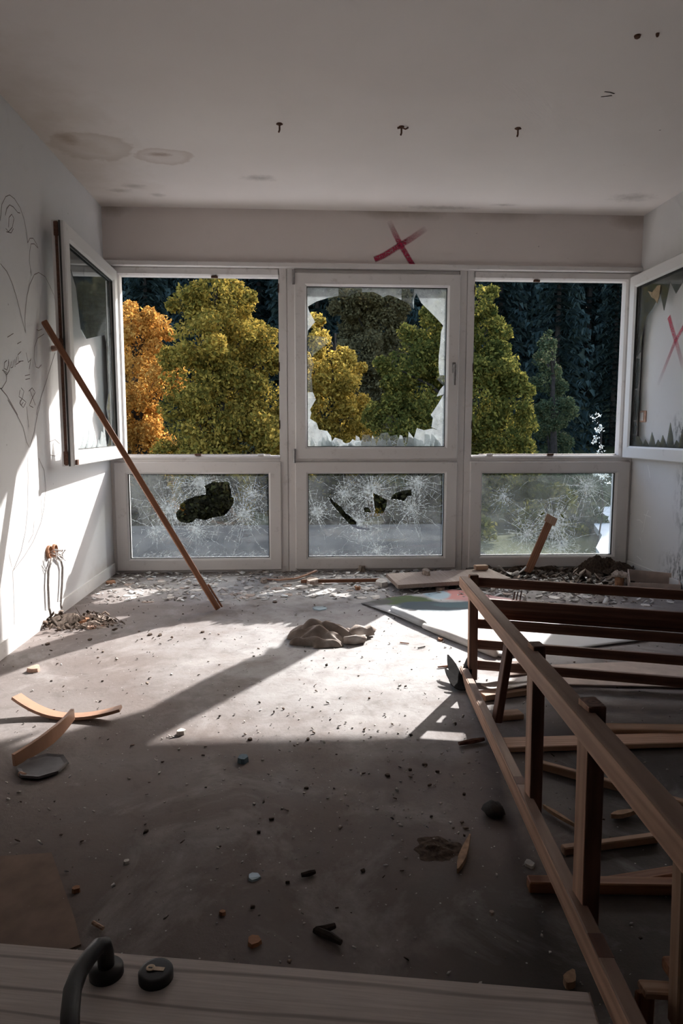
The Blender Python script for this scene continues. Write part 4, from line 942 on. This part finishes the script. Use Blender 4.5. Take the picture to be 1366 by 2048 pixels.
def chunk(name, label, cat, u, v, wpx, hpx, mat, th=.012, seed=0, z=0.0, group=None, n=7, rot=None):
    """small flat broken piece, wpx x hpx as seen in the photograph"""
    r = random.Random(seed * 31 + int(u)); c = F(u, v, z); d = (c - C_O).length; sx = wpx * d / FPX / 2; el = abs((c - C_O).normalized().z); syy = max(hpx * d / FPX / 2 / max(el, .15) - th * .3, sx * .25)
    an = sorted((k + r.uniform(-.3, .3)) * 2 * math.pi / n for k in range(n)); pts = [Vector((math.cos(a) * sx * r.uniform(.75, 1.05), math.sin(a) * syy * r.uniform(.75, 1.05), 0)) for a in an]
    b = MB(); b.slab([pts], (0, 0, th)); b.v = [(x * (.9 if zz > th / 2 else 1), y * (.9 if zz > th / 2 else 1), zz + (zz > th / 2) * x * r.uniform(-.06, .06)) for x, y, zz in b.v]
    return tag(b.build(name, mat, None, Matrix.Translation(c)), label, cat, group)
M_blueglass = plain('blue_glass_chip', (.30, .40, .45), .3, .15, 10, .5)
M_bluescrap = plain('blue_scrap', (.10, .16, .2), .6, .3)
for a in (('plaster_chip', 'pinkish plaster chip lying alone on the floor near the left wall', 'chip', 69, 1341, 27, 11, M_plaster_pink, .016), ('plaster_chip', 'orange curved shard on the fibrous plaster heap', 'chip', 168, 1248, 24, 12, M_orange, .03), ('plaster_chip', 'pale pink flat chip right of the plaster heap', 'chip', 184, 1256, 22, 8, M_plaster_pink, .012),
          ('plaster_chip', 'thin reddish chip rightmost beside the plaster heap', 'chip', 201, 1252, 22, 7, M_plaster_pink, .01), ('brick_chip', 'red-brown fragment at the foot of the left window corner', 'chip', 222, 1166, 20, 7, M_orange, .012), ('plaster_chip', 'white plaster chip at the sunlit shadow tip', 'chip', 362, 1468, 20, 10, M_plaster, .014),
          ('glass_shard', 'bluish glass shard on the shaded floor above the rag', 'shard', 641, 1217, 36, 11, M_blueglass, .004), ('glass_shard', 'greenish-white shard on the dark foreground floor', 'shard', 508, 1756, 26, 16, M_blueglass, .005), ('wood_chip', 'flat reddish wood chip near the fallen door\'s far edge', 'chip', 508, 1886, 28, 20, M_orange, .008),
          ('wood_chip', 'small orange chip beside the rolled sheet edge', 'chip', 881, 1280, 12, 6, M_orange, .01), ('wood_chip', 'brown chip on the floor right of the cardboard sheet', 'chip', 152, 1783, 16, 10, M_orange, .01), ('wood_chip', 'small reddish chip in the dark foreground', 'chip', 445, 1829, 12, 9, M_orange, .008), ('plaster_chip', 'white plaster crumb cluster above the cardboard corner', 'chip', 253, 1727, 13, 8, M_plaster, .008),
          ('fabric_scrap', 'dark blue crumpled scrap in the shaded middle floor', 'scrap', 486, 1523, 22, 14, M_bluescrap, .016), ('brick_chip', 'brownish lump on the chipboard panel', 'lump', 852, 1148, 18, 10, M_litter, .03, 0, .055), ('plaster_chip', 'rounded brown lump in the rubble below the middle window', 'lump', 624, 1167, 28, 14, M_chip, .03), ('plaster_chip', 'white flake pile piece left of the chipboard panel', 'flake', 764, 1170, 30, 12, M_plaster, .03),
          ('plaster_chip', 'dark plaster lump at the foot of the window mullion', 'lump', 528, 1164, 14, 9, M_litter, .025), ('plaster_chip', 'small pale lump in the litter by the mullion base', 'lump', 722, 1140, 22, 10, M_litter, .04), ('wood_chip', 'tan chip among dark dirt at the frame\'s lower rail', 'chip', 983, 1828, 10, 8, M_chip, .006), ('wood_chip', 'pale scraps beside the protruding slat end', 'chip', 1058, 1730, 20, 14, M_plaster, .006),
          ('plaster_chip', 'brown curled flake under the chipboard panel\'s front edge', 'flake', 880, 1178, 24, 11, M_chip, .02), ('glass_shard', 'pale flat flake left of the brown lump in the rubble', 'flake', 604, 1176, 34, 8, M_plaster, .012), ('plaster_chip', 'reddish fragment in the rubble left of the chipboard panel', 'chip', 715, 1178, 14, 8, M_orange, .02), ('plaster_chip', 'white fragment beside the reddish one in the rubble', 'chip', 732, 1181, 22, 8, M_plaster, .014)):
    chunk(*a[:9], seed=3, z=a[10] if len(a) > 10 else 0.0)
gr_lab = 'flat pale plaster flake lying in the rubble below the windows'
rr = random.Random(12)
for i in range(70):
    u = rr.uniform(250, 760); v = rr.uniform(1158, 1205) - (8 if u > 500 else 0)
    chunk('plaster_flake', gr_lab, 'flake', u, v, rr.uniform(12, 30), rr.uniform(3, 7), rr.choice([M_plaster, M_paper, M_plaster, M_chip]), .003, i, 0, 'plaster flakes below the windows')
for i in range(24):
    u = rr.uniform(900, 1330); v = rr.uniform(1160, 1215)
    chunk('litter_scrap', 'white scrap of litter behind the bed frame\'s far slats', 'scrap', u, v, rr.uniform(12, 30), rr.uniform(4, 8), rr.choice([M_plaster, M_paper, M_chip]), .006, i + 90, 0, 'scraps behind the bed frame')
for i, (u, v) in enumerate(((820, 1541), (850, 1531), (775, 1552), (1000, 1500), (928, 1590), (575, 1767), (875, 1545), (613, 1578), (180, 1280), (95, 1289), (405, 1265), (550, 1205), (320, 1271), (300, 1270), (500, 1480), (616, 1480))):
    chunk('dark_crumb', 'small dark lump of dirt on the open floor', 'lump', u, v, rr.uniform(7, 12), rr.uniform(3, 6), M_dirt, .006, i + 140, 0, 'dark lumps on the floor')
# sticks, splinters, twigs
def twig(name, label, pxs, r, mat, cat='stick', zs=None):
    pts = [F(u, v, r * 1.1) for u, v in pxs]
    if zs: pts = [p + Vector((0, 0, z)) for p, z in zip(pts, zs)]
    return tag(MB().tube(pts, [r * (.7 if i in (0, len(pts) - 1) else 1) for i in range(len(pts))], 7).build(name, mat), label, cat)
twig('thin_stick', 'thin reddish stick left of the bed frame\'s far corner', [(876, 1334), (895, 1332), (912, 1328)], .005, M_wood_red)
twig('thin_stick', 'short dark stick lying right of the rag', [(836, 1296), (850, 1293)], .004, M_twig)
twig('thin_stick', 'thin stick lying right beside the rag', [(800, 1285), (818, 1287)], .004, M_wood_red)
twig('thin_stick', 'dark stick pointing out under the lower rail at the light edge', [(918, 1487), (945, 1482), (968, 1478)], .009, M_wood_dark)
tw = twig('forked_twig', 'dark forked twig near the fallen door\'s far edge', [(682, 1885), (660, 1872), (632, 1860), (650, 1858), (670, 1851)], .008, M_twig, 'twig')
twig('thin_stick', 'dark short twig in the middle foreground floor', [(603, 1750), (618, 1747), (630, 1743)], .007, M_twig)
twig('wood_splinter', 'small orange splinter near the black door handle', [(186, 1845), (206, 1857)], .006, M_wood_pale, 'splinter')
def splinter(label, px0, px1, w, h):
    a, c = F(*px0, .012), F(*px1, .012); pts = [a.lerp(c, i / 6) for i in range(7)]; ws = [w * k for k in (.15, .7, 1, .9, .75, .45, .2)]
    return tag(MB().strip(pts, ws, h).build('wood_splinter', M_splint), label, 'splinter')
splinter('pale wood splinter on the floor left of the lower rail', (915, 1742), (940, 1672), .018, .012)
splinter('orange wood splinter standing out just beyond the fallen door\'s edge', (1134, 1972), (1147, 1945), .022, .014)
splinter('splintered tan wood scrap on the floor inside the frame', (1222, 1632), (1275, 1622), .02, .012)
splinter('thin bark strip on the floor between the two tall posts', (1086, 1612), (1152, 1652), .012, .01)
stn = F(987, 1630); b = MB()
b.lathe([(.002, 0), (.022, .002), (.031, .012), (.027, .024), (.015, .032), (.003, .034)], 11); rq = random.Random(5); b.v = [(x * rq.uniform(.85, 1.1), y * rq.uniform(.85, 1.1), max(0, z * rq.uniform(.9, 1.1))) for x, y, z in b.v]
tag(b.build('dark_stone', M_stone, None, Matrix.Translation(stn), True), 'dark round stone on the floor beside the lower rail', 'stone')
# dark curled rubber leaves at the frame corner
rb = empty('rubber_scrap', F(912, 1372)); tag(rb, 'dark curled leaf-like scrap at the far corner of the bed frame', 'scrap')
for (u0, v0, u1, v1, z1, w) in ((925, 1376, 895, 1343, .06, .045), (925, 1376, 890, 1360, .035, .04), (925, 1380, 898, 1375, .02, .03), (928, 1380, 938, 1348, .07, .04)):
    a, c = F(u0, v0, .012), F(u1, v1, 0); pts = []
    for i in range(8):
        t = i / 7; p = a.lerp(Vector((c.x, c.y, .012)), t); p.z = .012 + z1 * math.sin(t * 1.7) * t; pts.append(p)
    MB().strip(pts, [w * k for k in (.3, .7, .95, 1, .95, .8, .5, .12)], .004).build('leaf', M_dead, rb)
# corner box, terracotta stub
pk = F(1238, 1176); b = MB(); b.lathe([(.027, 0), (.029, .05), (.03, .075)], 10); o = b.build('terracotta_stub', M_orange, None, Matrix.Translation(pk)); tag(o, 'orange stub with crumpled grey top in the right corner litter', 'stub')
b = MB(); b.lathe([(.03, .075), (.06, .08), (.055, .095), (.03, .11), (.01, .105)], 11); rq = random.Random(8); b.v = [(x * rq.uniform(.7, 1.2), y * rq.uniform(.7, 1.2), z + rq.uniform(-.006, .006)) for x, y, z in b.v]; b.build('crumpled_top', M_litter, o, Matrix.Translation(pk))
b0 = F(1260, 1183); cb = empty('torn_carton', (b0.x + .16, b0.y + .08, 0)); tag(cb, 'torn open cardboard carton against the right wall', 'carton')
ex = Vector((.30, -.05, 0)); ey = Vector((.08, .2, 0))
def wallp(a, c, h0, h1, th=.006):
    d = (c - a).normalized(); n = Vector((-d.y, d.x, 0)) * th; b = MB()
    vs = [a, c, c + Vector((0, 0, h1)), a + Vector((0, 0, h0))]; b.add(vs + [v + n for v in vs], [(0, 1, 2, 3), (7, 6, 5, 4), (0, 4, 5, 1), (1, 5, 6, 2), (2, 6, 7, 3), (3, 7, 4, 0)]); b.build('flap', M_card_pale, cb)
z3 = Vector((0, 0, .002)); A0 = Vector((b0.x, b0.y, .002))
wallp(A0, A0 + ex, .055, .05); wallp(A0 + ex, A0 + ex + ey * .8, .05, .09); wallp(A0 + ey, A0 + ex + ey * .8, .1, .085); wallp(A0, A0 + ey, .055, .1)
MB().slab([[A0, A0 + ex, A0 + ex + ey * .8, A0 + ey]], (0, 0, .004)).build('base', M_card, cb)

# ------------------------------------------------------------------ wall fittings
def socket(u, v, label):
    p = LW(u, v); o = empty('socket_box', p); tag(o, label, 'socket')
    Mx = Matrix.Translation(p) @ Matrix.Rotation(math.pi / 2, 4, 'Y')
    MB().lathe([(.035, 0), (.035, .012), (.03, .014), (.028, .004)], 20, Mx).build('rim', M_orange, o)
    b = MB(); r = random.Random(u)
    for k in range(7):
        a = p + Vector((.01, r.uniform(-.02, .02), r.uniform(-.02, .01))); b.tube([a, a + Vector((.03, r.uniform(-.03, .03), r.uniform(-.03, .02))), a + Vector((.045, r.uniform(-.07, .05), r.uniform(-.07, .02)))], .0022, 5)
    b.build('wires', M_wire, o); return o
socket(96, 1104, 'broken socket hole with dangling wires on the left wall, nearer one')
socket(107, 1101, 'broken socket hole with dangling wires on the left wall, farther one')
for px, lab in (([(104, 1117), (97, 1140), (96, 1170), (98, 1216), (100, 1222), (102, 1235), (112, 1232)], 'bent conduit running down the left wall, nearer of two'), ([(112, 1112), (122, 1122), (125, 1135), (124, 1170), (121, 1210), (123, 1216)], 'grey conduit running down the left wall, farther of two')):
    pts = [LW(u, v, XL + .012) for u, v in px]; tag(MB().tube(pts, .0065, 8).build('conduit', M_wire, None, None, True), lab, 'conduit')
def star(u, v, wall):
    p = LW(u, v, XR if wall else XL)
sw = LW(1288, 833, XR); so = empty('light_switch', sw); tag(so, 'pale pink light switch on the right wall seen through the open sash', 'switch')
b = MB(); b.box((XR - .012, sw.y - .04, sw.z - .04), (XR, sw.y + .04, sw.z + .04), .004); b.build('plate', M_plaster_pink, so)
b = MB(); b.box((XR - .018, sw.y - .022, sw.z - .028), (XR - .011, sw.y + .022, sw.z + .028), .002); b.build('rocker', M_paper, so)
for k, (u, v, lab) in enumerate(((559, 247, 'bent ceiling hook leftmost of the three hanging from the ceiling'), (803, 253, 'forked ceiling hook in the middle of the three'), (1036, 256, 'short ceiling hook rightmost of the three'))):
    p = F(u, v, H); o = MB(); o.lathe([(.014, 0), (.012, -.006), (.004, -.008)], 10, Matrix.Translation(p))
    o.tube([p, p + Vector((.0, 0, -.03)), p + Vector((-.004, -.004, -.042))], .0045, 6)
    if k == 1: o.tube([p + Vector((0, 0, -.004)), p + Vector((.02, .0, -.012)), p + Vector((.034, 0, -.004))], .004, 6); o.tube([p + Vector((0, 0, -.004)), p + Vector((-.02, 0, -.008))], .005, 6)
    else: o.tube([p + Vector((-.016, 0, -.003)), p + Vector((.016, 0, -.003))], .004, 6)
    tag(o.build('ceiling_hook', M_rust), lab, 'hook')
for k, (u, v, lab) in enumerate(((1275, 71, 'dark plug hole stub in the ceiling upper right'), (1315, 67, 'tiny dark plug stub at the ceiling\'s right edge'))):
    p = F(u, v, H); o = MB(); o.lathe([(.013 - .006 * k, 0), (.011 - .005 * k, -.008), (.004, -.012)], 9, Matrix.Translation(p)); tag(o.build('ceiling_plug', M_rust), lab, 'plug')
for pl in ([(1202, 193), (1212, 192), (1224, 191)], [(1209, 183), (1220, 184), (1229, 187)]):
    ribbon_on('scuff_mark', [(F(u, v, H), Vector((0, 0, -1))) for u, v in dens(pl, 3)], .007, M_twig, ceiling)

# ------------------------------------------------------------------ outside
def ground_mesh():
    xs = np.linspace(-70, 70, 90); ys = np.concatenate([np.linspace(5.3, 30, 40), np.linspace(31, 90, 40)]); X, Y = np.meshgrid(xs, ys)
    Z = -1.0 + np.clip(Y - 26, 0, None) * .33 + .12 * np.sin(X * .7) * np.cos(Y * .5) + .25 * np.clip((Y - 20) / 10, 0, 1) * np.sin(X * .31 + Y * .2)
    V = np.stack([X, Y, Z], 2).reshape(-1, 3); nx = len(xs); ny = len(ys)
    i = np.arange((ny - 1) * (nx - 1)); r, c = i // (nx - 1), i % (nx - 1); Q = np.stack([r * nx + c, r * nx + c + 1, (r + 1) * nx + c + 1, (r + 1) * nx + c], 1)
    t = NT('grass_ground'); n = t.noise(1.2, 6, .65); f = t.noise(30, 4)
    mat = t.pbr(t.mix(t.ramp(f, [(.4, 0), (.7, .6)]), t.ramp(n, [(.35, (.035, .045, .02)), (.65, (.075, .08, .035))]), (.10, .085, .05)), .95, t.bump(f, .6, .05), .1)
    o = link('ground', np_mesh('ground', V, Q, mat)); tag(o, 'grassy ground and slope outside the windows', 'ground', None, 'structure')
ground_mesh()
M_terr = plain('dark_terrace', (.03, .031, .033), .95, .3, 3, .0)  # terrace concrete, given a very dark even tone to keep the panes dark
M_bounce = plain('bounce_strip_pale', (.5, .49, .475), .95, .2, 40, .1, 0, .5)
tr_ = MB(); tr_.box((-5.0, 6.15, -.35), (1.7, 8.6, -.15)); tag(tr_.build('terrace', M_terr), 'dark concrete terrace outside the windows', 'terrace', None, 'structure')
gv = MB(); gv.box((-5.0, 5.07, -.4), (6.5, 6.15, -.18)); tag(gv.build('bounce_strip', M_bounce), 'pale gravel strip added outside, unseen, to bounce sunlight to the ceiling', 'reflector', None, 'structure')  # added unseen reflector, pale to throw sunlight up onto the ceiling
M_pave = plain('paving', (.55, .53, .5), .9, .12, 3, .1)
gp = MB().slab([[F(u, v, -.86) for u, v in ((1208, 1118), (1192, 1095), (1204, 1070), (1188, 1048), (1200, 1030), (1196, 1014), (1330, 1008), (1420, 1120))]], (0, 0, -.12)).build('paving', M_pave); tag(gp, 'pale sunlit paving outside the lower right window', 'paving', None, 'structure')

M_bark = plain('bark', (.035, .028, .024), .95, .4, 12, .1, 0, .5)
Lf = {'orange': leaf_mat('orange_leaves', [(.2, (.16, .08, .02)), (.45, (.44, .21, .045)), (.7, (.66, .36, .085)), (.95, (.74, .48, .16))], .45),
      'gold': leaf_mat('gold_leaves', [(.2, (.10, .08, .018)), (.45, (.30, .21, .04)), (.7, (.56, .39, .085)), (.95, (.72, .52, .14))], .45),
      'olive': leaf_mat('olive_leaves', [(.2, (.06, .055, .014)), (.45, (.19, .15, .032)), (.7, (.38, .26, .052)), (.95, (.62, .41, .10))], .36),
      'green': leaf_mat('green_leaves', [(.2, (.03, .042, .012)), (.5, (.10, .10, .025)), (.75, (.19, .165, .04)), (.95, (.44, .34, .075))], .36),
      'grey': leaf_mat('greygreen_leaves', [(.2, (.03, .045, .025)), (.6, (.075, .095, .05)), (.85, (.15, .15, .075)), (.97, (.45, .24, .17))], .3),
      'dark': leaf_mat('shade_leaves', [(.2, (.012, .010, .006)), (.6, (.035, .028, .014)), (.85, (.07, .06, .02)), (.97, (.22, .18, .05))], .2),  # near-black leaf colour stands in for shade under the tree crowns
      'dull': leaf_mat('dull_leaves', [(.2, (.06, .05, .025)), (.6, (.12, .10, .05)), (.95, (.22, .18, .09))], .3),
      'pale': leaf_mat('pale_leaves', [(.2, (.3, .33, .32)), (.8, (.62, .66, .64))], .5)}
def leaves(C, R, s, r, n):
    """n leaves in the shell of a blob"""
    d = r.normal(size=(n, 3)); d /= np.linalg.norm(d, axis=1, keepdims=True); rad = R * (.35 + .65 * r.random(n) ** .45) * (1 + .12 * np.sin(5 * d[:, 0] + 4 * d[:, 2]))
    P = C + d * rad[:, None] * np.array([1, 1, .95]); return P
def leaf_quads(P, s, r):
    n = len(P); a = r.normal(size=(n, 3)); a /= np.linalg.norm(a, axis=1, keepdims=True); b = np.cross(a, r.normal(size=(n, 3))); b /= np.linalg.norm(b, axis=1, keepdims=True)
    sz = (s * r.uniform(.6, 1.3, n))[:, None]; return np.stack([P - a * sz, P + b * sz * .55, P + a * sz, P - b * sz * .55], 1).reshape(-1, 3)
def tree(label, blobs, Y, kind, trunk_px, seed, dens_=1.0, leaf=.042, group='garden trees outside the windows', tk=1.0):
    r = np.random.default_rng(seed); tb = W(*trunk_px, Y); base = Vector((tb.x, tb.y, -1.05)); o = empty('broadleaf_tree', base); tag(o, label, 'tree', group)
    V = []; br = MB(); top = max((W(u, v, Y).z for u, v, _ in blobs))
    trunk_top = Vector((base.x, base.y, top - .3)); br.tube([base, base.lerp(trunk_top, .35) + Vector((.08, 0, 0)), base.lerp(trunk_top, .7), trunk_top], [.13 * tk, .1 * tk, .06 * tk, .02 * tk], 8)
    for u, v, rp in blobs:
        c = W(u, v, Y + r.uniform(-.7, .7)); R = rp * Y / FPX
        n = int(3600 * dens_ * (R / .8) ** 2); sub = max(3, int(9 * (R / .8)))
        pts = [leaves(np.array(c), R * .72, leaf, r, n // 3)]; n = int(n * 1.2)
        for k in range(sub):
            d = r.normal(size=3); d /= np.linalg.norm(d); pts.append(leaves(np.array(c) + d * R * .74, R * .33, leaf, r, int(n / (1.4 * sub))))
        V.append(leaf_quads(np.concatenate(pts), leaf, r))
        zb = max(base.z + .3, c.z - R * 1.6); st_ = base.lerp(trunk_top, min(.9, max(.08, (zb - base.z) / (trunk_top.z - base.z)))); e = Vector(c)
        br.tube([st_, st_.lerp(e, .5) + Vector((0, 0, .12)), e], [.045 * tk, .03 * tk, .012 * tk], 6)
    V = np.concatenate(V); me = np_mesh('foliage', V, np.arange(len(V)).reshape(-1, 4), Lf[kind]); f = link('foliage', me, o); f['kind'] = 'stuff'
    br.build('trunk', M_bark, o); return o
tree('orange-gold autumn tree at the far left of the left window', [(285, 690, 62), (262, 640, 45), (315, 650, 40), (310, 760, 62), (262, 760, 60), (270, 840, 65), (310, 900, 70), (230, 720, 55), (215, 830, 70), (250, 980, 80), (320, 1010, 70)], 16.5, 'orange', (275, 950), 1)
tree('tall golden-green tree filling the left window', [(430, 590, 62), (375, 600, 42), (480, 600, 45), (400, 670, 70), (480, 680, 75), (530, 720, 55), (380, 760, 75), (450, 770, 85), (520, 800, 70), (400, 850, 85), (490, 880, 85), (550, 870, 60), (450, 960, 95), (360, 950, 80), (540, 970, 80), (430, 520, 45), (590, 820, 60), (590, 920, 70)], 14, 'olive', (440, 980), 2, 1.1)
tree('yellow-gold tree seen through the middle window, left side', [(665, 740, 58), (640, 680, 34), (700, 750, 38), (655, 810, 62), (700, 830, 52), (640, 880, 70), (710, 900, 60), (670, 970, 85), (620, 740, 45), (632, 640, 22), (740, 985, 60)], 17, 'gold', (670, 960), 3, 1.2)
tree('large dark green tree behind the mullion between middle and right windows', [(840, 690, 55), (870, 640, 40), (800, 740, 52), (960, 600, 42), (930, 560, 30), (975, 660, 58), (900, 720, 80), (1000, 740, 62), (850, 790, 82), (960, 800, 90), (1035, 800, 45), (790, 850, 68), (880, 880, 92), (1020, 870, 66), (970, 920, 90), (820, 950, 85), (920, 990, 90), (1030, 970, 70), (905, 630, 50)], 14.5, 'green', (920, 980), 4, 1.15)
tree('grey-green smaller tree with a reddish tip right of the big green tree', [(1100, 760, 44), (1095, 705, 28), (1094, 672, 13), (1118, 820, 42), (1090, 850, 46), (1115, 900, 44), (1085, 720, 26), (1100, 970, 60)], 19, 'grey', (1100, 960), 5, 1.0)
tree('pale-leaved shrub glinting at the lower right of the right window', [(1190, 830, 13), (1200, 855, 16), (1195, 880, 13), (1205, 905, 16), (1195, 940, 20), (1215, 960, 20)], 12, 'pale', (1200, 960), 6, .45, .022, 'shrubs outside', .12)
rs_ = random.Random(44)
for k, (u, v, Y, kind, lab) in enumerate(((290, 1060, 12.5, 'dark', 'low shrub coloured as in shade outside the lower left window, left one'), (430, 1060, 12, 'dark', 'low shrub coloured as in shade behind the hole of the lower left window'), (560, 1050, 13, 'dark', 'low shrub coloured as in shade behind the left mullion'), (690, 1050, 12.5, 'dark', 'low shrub outside the lower middle window, left one'), (820, 1050, 12.5, 'dark', 'low shrub coloured as in shade outside the lower middle window, right one'), (960, 1045, 13, 'green', 'low green shrub outside the lower right window, left one'), (1080, 1040, 13.5, 'green', 'low green shrub outside the lower right window, middle one'), (1130, 1000, 15, 'grey', 'grey shrub outside the lower right window, right one'))):
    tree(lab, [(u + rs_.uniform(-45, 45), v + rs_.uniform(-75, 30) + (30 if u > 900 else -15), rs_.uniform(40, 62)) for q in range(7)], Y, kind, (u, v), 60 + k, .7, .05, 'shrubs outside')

tree('dull brown-green tree standing far behind the middle window', [(690, 600, 42), (735, 585, 40), (780, 605, 42), (715, 650, 52), (765, 660, 50), (730, 710, 55), (790, 690, 45), (740, 770, 60), (740, 850, 70)], 24, 'dull', (735, 900), 90, .8, .06)
# conifers of the dark wood behind
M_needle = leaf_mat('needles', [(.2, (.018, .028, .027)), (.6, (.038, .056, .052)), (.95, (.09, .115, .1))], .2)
def conifer_mesh(seed, h=17.0):
    r = np.random.default_rng(seed); V = []
    for z in np.arange(.6, h, .42):
        L = (1 - z / h) ** .8 * 3.0 + .25; nb = 13
        for k in range(nb):
            an = r.uniform(0, 6.283); l = L * r.uniform(.7, 1.1); dz = -.28 * l * r.uniform(.6, 1.3); d = np.array([np.cos(an), np.sin(an), 0]); s = np.array([-d[1], d[0], 0])
            for q in range(12):
                t = r.uniform(.1, 1); p = d * l * t + np.array([0, 0, z + dz * t * t]); w = .33 * (1.15 - t) + .12; sd = s * r.choice([-1, 1])
                tip = p + sd * w * 1.5 + d * w * .8 + np.array([0, 0, -r.uniform(.05, .5)]); V += [p - d * .09, p + d * .14 + np.array([0, 0, .06]), tip]
    V = np.array(V); return np_mesh('needle_foliage', V, np.arange(len(V)).reshape(-1, 3), M_needle)
cm = [conifer_mesh(100 + k) for k in range(3)]
tm = MB().tube([(0, 0, 0), (0, 0, 9), (0, 0, 16.6)], [.24, .16, .03], 8); t0 = tm.build('trunk', M_bark); tmesh = t0.data; bpy.data.objects.remove(t0)
rc = random.Random(77); n = 0
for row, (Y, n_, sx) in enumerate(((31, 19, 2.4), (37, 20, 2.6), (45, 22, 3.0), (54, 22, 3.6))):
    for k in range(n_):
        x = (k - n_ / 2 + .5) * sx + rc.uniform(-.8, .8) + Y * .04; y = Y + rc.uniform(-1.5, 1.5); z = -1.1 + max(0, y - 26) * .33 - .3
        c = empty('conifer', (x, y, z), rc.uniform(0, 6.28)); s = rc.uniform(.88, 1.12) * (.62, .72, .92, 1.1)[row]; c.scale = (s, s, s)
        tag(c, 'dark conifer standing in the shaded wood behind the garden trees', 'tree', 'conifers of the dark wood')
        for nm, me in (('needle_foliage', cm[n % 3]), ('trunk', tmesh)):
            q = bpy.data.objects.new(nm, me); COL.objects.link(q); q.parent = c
        n += 1
